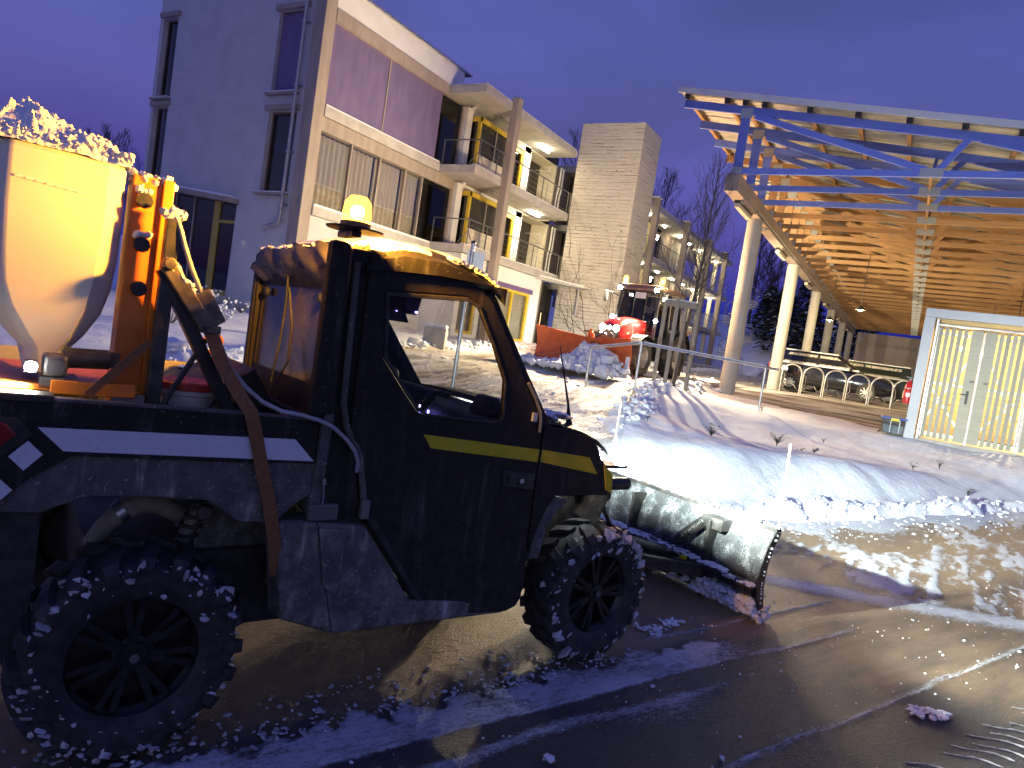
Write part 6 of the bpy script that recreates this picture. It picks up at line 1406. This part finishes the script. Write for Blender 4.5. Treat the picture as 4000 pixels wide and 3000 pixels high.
# ---------------------------------------------------------------- handrail fence on the bank
FEN = thing('handrail', 'snow-dusted galvanised handrail on the bank above the road', 'railing', (-4.41, 12.6, .97))
fp = [(-5.7,13.3,.70,1.66),(-4.41,12.6,.85,1.88),(-2.6,15.2,.80,1.80)]
FN_ = lambda x, y, z: (x+4.41, y-12.6, z-.97)
for x, y, z0, z1 in fp: MB().cyl(FN_(x,y,z0), FN_(x,y,z1), .024, n=12).build('rail_post', GALV, FEN, 40)
d1 = (Vector(fp[2][:2]) - Vector(fp[1][:2])).normalized() * .35
MB().tube([FN_(fp[0][0],fp[0][1],1.66), FN_(fp[1][0]-.05,fp[1][1],1.875), FN_(fp[1][0]+.03,fp[1][1]+.05,1.878), FN_(fp[2][0],fp[2][1],1.80), FN_(fp[2][0]+d1.x,fp[2][1]+d1.y,1.79)], .026, 12).build('top_rail', GALV, FEN, 50)
MB().tube([FN_(fp[0][0],fp[0][1],1.688), FN_(fp[1][0],fp[1][1],1.905)], .014, 8).build('rail_snow', SNOW, FEN, 60); MB().tube([FN_(fp[1][0]+.03,fp[1][1]+.05,1.905), FN_(fp[2][0],fp[2][1],1.828)], .013, 8).build('rail_snow', SNOW, FEN, 60)

# ---------------------------------------------------------------- young tree in its stake frame
STK = thing('tree_stakes', 'weathered timber stake frame guarding the young tree', 'tree guard', (-4.42, 14.9, 1.0))
st4 = [(-.36,-.28),(.0,-.46),(.05,.10),(.44,-.02)]
st4 = [(-.33,-.20),(-.03,-.36),(.02,.12),(.34,-.04)]
for x, y in st4: MB().cyl((x,y,-.2),(x,y,1.93),.043,.040,n=12).build('stake', STAKE, STK, 40)
def railb(a, b): MB().beam((a[0],a[1],1.86), (b[0],b[1],1.86), .035, .12).build('cross_rail', STAKE, STK)
railb(st4[0], st4[1]); railb(st4[1], st4[3]); railb(st4[3], st4[2]); railb(st4[2], st4[0])
for a, b in ((st4[0], st4[1]), (st4[1], st4[3])):
    m = MB()
    for i in range(14): f = i/13; m.blob((a[0]+(b[0]-a[0])*f, a[1]+(b[1]-a[1])*f, 1.925), (.035,.03,.016), i, 1, .3)
    m.build('rail_snow', SNOW, STK, 60)
def bare_tree(name, label, base, height, r0, seed, spread=.5, levels=3, nb=22, parent_group=None, up=.55, twig=.004, first=.28):
    root = thing(name, label, 'tree', base, 0, parent_group); rng = random.Random(seed); tr = MB(); cr = MB()
    pts = [Vector((0,0,-.3))]; d = Vector((rng.uniform(-.03,.03), rng.uniform(-.03,.03), 1)); n = 12
    for k in range(n): d = (d + Vector((rng.uniform(-.06,.06), rng.uniform(-.06,.06), .12))).normalized(); pts.append(pts[-1] + d*(height+.3)/n)
    tr.tube(pts, [r0*(1-.93*(k/n)) + .003 for k in range(n+1)], 8)
    def branch(p, d, L, r, lv):
        q = [p]; m = 5 if lv else 6
        for k in range(m):
            d = (d + Vector((rng.uniform(-.22,.22), rng.uniform(-.22,.22), rng.uniform(-.05,.30)*up))).normalized(); q.append(q[-1] + d*L/m)
        cr.tube(q, [max(r*(1-.8*k/m), twig*.6) for k in range(m+1)], 4 if lv else 5)
        if lv < levels - 1:
            for k in range(1, m+1):
                for _ in range(2 if lv == 0 else 1):
                    if rng.random() < .85:
                        sd = Vector((rng.uniform(-1,1), rng.uniform(-1,1), rng.uniform(-.1,.8))).normalized(); branch(q[k], (d + sd*.9).normalized(), L*rng.uniform(.28,.5), r*.45, lv+1)
    for k in range(nb):
        f = first + (1-first-.03)*(k/nb); i = f*n; p = pts[int(i)].lerp(pts[min(int(i)+1, n)], i-int(i))
        a = k*2.4 + rng.uniform(-.4,.4); L = height*spread*(1-f)**.7*rng.uniform(.7,1.15) + .12*height*.3
        branch(p, Vector((math.cos(a)*(1-up*.55), math.sin(a)*(1-up*.55), up + .1)).normalized(), L, max(r0*.42*(1-f*.7), twig), 0)
    tr.build('trunk', BARK, root, 60); cr.build('crown', BARK, root, None)
    return root
bare_tree('young_tree', 'slender bare young tree standing in the stake frame', (-4.40,14.92,1.02), 5.0, .045, 5, .34, 3, 30, up=.75, twig=.0035, first=.30)

# ---------------------------------------------------------------- private-property sign
SGN = thing('notice_sign', 'white notice sign on a post behind the cab, reading Privatgrundstück', 'sign', (-6.17, 9.2, .70), math.atan2(9.2, -6.17) + R(90))
MB().cyl((0,0,-.2),(0,0,2.27),.032,n=12).build('sign_post', GALV, SGN, 40); MB().blob((0,0,2.29),(.036,.036,.03),1,2,.03).build('post_cap', STEEL_BLK, SGN, 60)
sb = MB().plate([(-.20,1.75),(.07,1.75),(.07,2.16),(-.20,2.16)], (), -.046, -.038).build('sign_board', basic('sign_white', (.62,.64,.66), None, .4), SGN)
MB().plate([(-.194,1.756),(.064,1.756),(.064,2.154),(-.194,2.154)], [[(-.188,1.762),(.058,1.762),(.058,2.148),(-.188,2.148)]], -.0475, -.0465).build('sign_border', basic('sign_black', (.02,.02,.02), None, .5), sb)
def text(body, size, loc, mat, parent, name='lettering', bold=0.0, rot=(R(90), 0, 0), sx=1.0):
    cu = bpy.data.curves.new('txt', 'FONT'); cu.body = body; cu.size = size; cu.align_x = 'CENTER'; cu.extrude = .0006; cu.offset = bold
    ob = bpy.data.objects.new('txt', cu); COL.objects.link(ob); bpy.context.view_layer.update()
    me = bpy.data.meshes.new_from_object(ob.evaluated_get(bpy.context.evaluated_depsgraph_get())); bpy.data.objects.remove(ob)
    o = link(name, me, mat, parent); o.location = loc; o.rotation_euler = rot; o.scale = (sx, 1, 1); return o
SB = MATS['sign_black']
text('Privatgrundst\u00fcck', .038, (-.065,-.0475,2.055), SB, sb, bold=.0012, sx=.82); text('keine', .038, (-.065,-.0475,1.965), SB, sb, bold=.0012, sx=.9); text('Zufahrt', .038, (-.065,-.0475,1.875), SB, sb, bold=.0012, sx=.9)

# ---------------------------------------------------------------- planting and background
def tuft(loc, n, h, seed, label, name='dry_plant', mat=None):
    rng = random.Random(seed); m = MB()
    for i in range(n):
        a = rng.uniform(0, 6.28); L = h*rng.uniform(.5,1.1); le = rng.uniform(.2,.8); p = [(0,0,-.02)]
        for k in range(1, 5): f = k/4; p.append((math.cos(a)*L*le*f*f, math.sin(a)*L*le*f*f, L*f*(1-.35*le*f)))
        m.tube(p, [.0035,.003,.0025,.002,.001], 3)
        if rng.random() < .6:
            q = p[rng.choice((2,3,4))]; s = rng.uniform(.012,.03); m.add([(q[0]-s,q[1],q[2]),(q[0],q[1]-s*.5,q[2]+s*.3),(q[0]+s,q[1],q[2]+.01),(q[0],q[1]+s*.5,q[2]-s*.2)], [(0,1,2,3)])
    o = m.build(name, mat or LEAFD); o.location = loc; tag(o, label, 'plant', 'dry plants poking through the snow on the bank'); return o
LEAFD = basic('withered_leaf', (.035,.04,.02), (.06,.055,.03), .8, scale=20)
pl_ = [((-2.35,10.3), 26, .20, 'withered tuft poking through the snow, nearest the bonnet'), ((-1.60,11.4), 34, .24, 'largest dark tuft on the snowy bank below the yard'), ((-1.22,11.2), 10, .09, 'small leafy sprig left of the low dark clump'), ((-1.05,11.25), 24, .10, 'low dark clump of leaves on the bank crest'),
       ((-2.55,15.3), 12, .16, 'sparse twigs at the foot of the handrail post'), ((-3.9,15.5), 16, .16, 'twiggy tuft just below the first column'), ((.26,13.1), 12, .16, 'thin twig on the bank left of the bramble'), ((.65,13.8), 10, .22, 'arching bramble below the slatted gate'), ((1.04,12.9), 16, .2, 'rightmost bramble on the bank'), ((-1.2,14.2), 6, .12, 'fine twigs on the slope under the storage box'),
       ((-3.0,9.3), 5, .13, 'single stalk on the lit mound above the bonnet')]
for i, ((x, y), n, hh, lb) in enumerate(pl_): tuft((x, y, float(ground(x, y))), n, hh, 40+i, lb)
# snow-capped shrubs in the bed before the gable
def shrub(loc, r, seed, label):
    root = thing('snowy_shrub', label, 'shrub', loc, 0, 'low shrubs along the snowy bed'); rng = random.Random(seed); tw = MB(); sn = MB()
    for i in range(34):
        a = rng.uniform(0,6.28); L = r*rng.uniform(.6,1.2); p = [(0,0,-.05)]
        for k in range(1,5): p.append((math.cos(a)*L*.8*k/4 + rng.uniform(-.03,.03), math.sin(a)*L*.8*k/4 + rng.uniform(-.03,.03), L*.9*k/4*rng.uniform(.8,1.1)))
        tw.tube(p, [.006,.005,.004,.003,.002], 3)
        if rng.random() < .6: sn.blob(p[-1], rng.uniform(.03,.07)*r*1.5, seed*77+i, 1, .3)
    tw.build('twigs', BARK, root); sn.build('snow_caps', SNOW, root, 60)['kind'] = 'stuff'
for i, (x, y, r, lb) in enumerate(((-13.6,9.4,.75,'bare shrub with snow caps left of the brace mast'), (-12.9,9.9,.55,'small snow-capped shrub behind the brace mast'), (-11.9,11.2,.6,'low shrub between the mast and the cab'), (-11.0,11.8,.65,'low bare shrub just left of the cab\'s rear window'), (-16.0,14.6,.5,'snow-capped shrub at the foot of the grey gable'), (-17.6,14.4,.45,'small shrub under the gable beside the cab roof'), (-19.2,14.3,.5,'shrub at the foot of the porch door'))): shrub((x, y, float(ground(x, y))), r, 60+i, lb)
bench = thing('concrete_block', 'snow-topped concrete seat block beyond the drive', 'bench', (-10.6, 14.7, float(ground(-10.6,14.7))), .5)
MB().box((-.28,-.25,-.1),(.28,.25,.42)).build('block', CONC, bench, bevel=.02); MB().box((-.27,-.24,.422),(.27,.24,.52)).build('block_snow', SNOW, bench, bevel=.04)
# bare trees beyond the buildings
for i, (x, y, hgt, lb) in enumerate(((-15.5,76,9.5,'bare tree on the snowy hill, left of the spiral stair'), (-13.5,74,8.0,'bare tree rising above the spiral stair'), (-12.0,78,7.5,'bare tree between the stair and the second column'), (-61.0,35.5,11.5,'tall bare tree above the spreader heap, right one'), (-63.5,34.5,11.0,'tall bare tree above the spreader heap, left one'), (-25.5,73,15.0,'bare tree top showing over the far wing roof'), (-34.5,68.5,18.5,'twigs of a tree behind the roof beside the tower'))):
    bare_tree('bare_tree', lb, (x, y, float(ground(x, y, False))), hgt, .16, 100+i, .42, 3, 26, 'bare trees behind the buildings', up=.6, twig=.018, first=.22)
CONIF = basic('dark_conifer', (.012,.018,.013), (.025,.032,.022), .9, scale=6)
def conifer(loc, hgt, rad, seed, label):
    root = thing('evergreen_tree', label, 'tree', loc, 0, 'dark evergreens behind the columns'); rng = random.Random(seed); m = MB(); sn = MB()
    MB().cyl((0,0,-.3),(0,0,hgt*.9),.16,.03,n=8).build('trunk', BARK, root)
    for i in range(1500):
        f = rng.random()**.75; z = hgt*(.05 + .95*f); R_ = rad*(1-f)**.7*(.75+.4*rng.random()) + .1; a = rng.uniform(0,6.28); rr = R_*rng.uniform(.35,1)**.6
        c = Vector((math.cos(a)*rr, math.sin(a)*rr, z)); s = rng.uniform(.14,.34); u = Vector((math.cos(a), math.sin(a), rng.uniform(-.7,.1))).normalized(); v = u.cross(Vector((rng.uniform(-.4,.4), rng.uniform(-.4,.4), 1))).normalized()
        q = [c - u*s - v*s*.4, c - v*s*.5 + u*s*.2, c + u*s*1.3, c + v*s*.5 + u*s*.1]
        m.add(q, [(0,1,2,3)])
        if rng.random() < .16: k = Vector((0,0,.05)); sn.add([p + k for p in q], [(0,1,2,3)])
    m.build('crown', CONIF, root); sn.build('crown_snow', SNOW, root)['kind'] = 'stuff'
for i, (x, y, hgt, rad, lb) in enumerate(((-10.6,66,6.2,2.2,'dark evergreen right of the spiral stair'), (-8.2,65,5.6,2.3,'dark evergreen between the first and second columns'), (-6.0,66,5.4,2.2,'snow-flecked evergreen behind the third column'), (-4.2,68,4.8,2.0,'low evergreen behind the fourth column'), (-12.6,70,5.0,1.8,'evergreen on the slope behind the spiral stair'), (-9.4,71,6.8,2.1,'tallest evergreen behind the second column'))): conifer((x, y, float(ground(x, y, False))), hgt, rad, 200+i, lb)

# ---------------------------------------------------------------- broken snow along the ploughed edges
def clods(name, pts, label=None):
    m = MB()
    for i, (x, y, z, r) in enumerate(pts): m.blob((x, y, z), (r*random.uniform(.8,1.3), r*random.uniform(.8,1.2), r*random.uniform(.55,.95)), 7000+i, 1, .28)
    o = m.build(name, SNOW, None, 50); tag(o, label, 'snow', kind='stuff'); return o
rg = np.random.RandomState(5)
N_ = 1500; s_ = rg.uniform(5.0, 14.8, N_); te_ = np.where(rg.rand(N_) < .55, .10 + rg.normal(0, .14, N_), -.12 - np.abs(rg.normal(0, .25, N_))); t_ = edge_t(s_) + te_; r_ = .006 + .016 * rg.rand(N_)**3 * 2.2; r_ = np.where(te_ < -.1, r_*.6, r_)
X = PR.x + FW.x*s_ + LF.x*t_; Y = PR.y + FW.y*s_ + LF.y*t_; Z = np.maximum(ground(X, Y), road_z(s_)) + r_*.3
pts = list(zip(X.tolist(), Y.tolist(), Z.tolist(), r_.tolist()))
clods('road_edge_clods', pts, 'crumbled snow along the road edge below the bank')
n = 60000; x_ = rg.uniform(-12.5, -3.0, n); y_ = rg.uniform(4.5, 34, n); d_ = drive_d(x_, y_)
keep = (rg.rand(n) < np.exp(-((d_-3.05)/.22)**2)) | ((d_ < 2.8) & (rg.rand(n) < .006))
x_, y_ = x_[keep][:2600], y_[keep][:2600]; ok = yard_mask(x_, y_) < .2; x_, y_ = x_[ok], y_[ok]
r_ = np.abs(rg.normal(0, .036, len(x_))) + .010; r_ = np.where((x_ > -6.2) & (y_ < 16), r_*.72, r_); z_ = ground(x_, y_) + r_*.35
pts = list(zip(x_.tolist(), y_.tolist(), z_.tolist(), r_.tolist()))
clods('drive_edge_clods', pts, 'lumpy ploughed snow along both sides of the drive')
pts = []
for i in range(600):
    s = random.uniform(-1.2, 8.0); t = random.choice((random.uniform(-2.6, 2.0), random.gauss(-.92, .12), random.gauss(.12, .25), random.gauss(-.40,.12)))
    if -.4 < s < 2.5 and .3 < t < 1.3: continue
    r = abs(random.gauss(0, .0035)) + .0018
    if random.random() < .01: r *= 2.0
    p = uw(s, t); pts.append((p.x, p.y, float(road_z(s)) + .006 + r*.3, r))
for c, rr in (((2.83,.16),.05),((3.05,.22),.035),((3.5,-1.05),.035),((3.6,-1.12),.03),((3.95,-1.55),.05)):
    for i in range(26): p = uw(c[0] + random.gauss(0,rr), c[1] + random.gauss(0,rr*.7)); r = random.uniform(.008,.02); pts.append((p.x, p.y, .012, r))
clods('road_crumbs', pts, 'small snow crumbs scattered over the salted road')
lm = MB()
for i in range(520):
    s = random.uniform(-1.0, 2.3); t = random.choice((random.gauss(-.02, .035), random.uniform(0, .27))); r = random.uniform(.004, .011)
    lm.blob((s, t, .006 + r*.2), (r*random.uniform(.8,2.2), r, r*.6), 8200+i, 1, .35)
o = lm.build('lug_crumbs', SLUSH, None, 50); o.location = PR; o.rotation_euler.z = ROADROT; tag(o, 'slush crumbs squeezed up along the near tyre track', 'slush', kind='stuff')
# chevron slush ridges left by a tractor tyre, low right of the picture
ch = MB()
for k in range(16):
    s = 2.70 + k*.115 + random.uniform(-.015,.015)
    for sd in (-1, 1):
        if random.random() < .15: continue
        q = []; u1 = random.uniform(.65, 1.0); ph = random.uniform(0, 6)
        for u in np.linspace(random.uniform(0,.12), u1, 12): q.append((s - .24*u**1.5 + .010*math.sin(u*11+ph), -1.52 + sd*(.015 + .27*u) + random.uniform(-.003,.003), .001))
        ch.tube(q, [.0075*(.35+.65*random.random())*(1-.5*i/12) for i in range(12)], 5)
o = ch.build('tyre_print_ridges', SLUSH, None, 60); o.location = PR; o.rotation_euler.z = ROADROT; tag(o, 'chevron slush ridges of a tractor tyre print on the road', 'tyre track', kind='stuff')
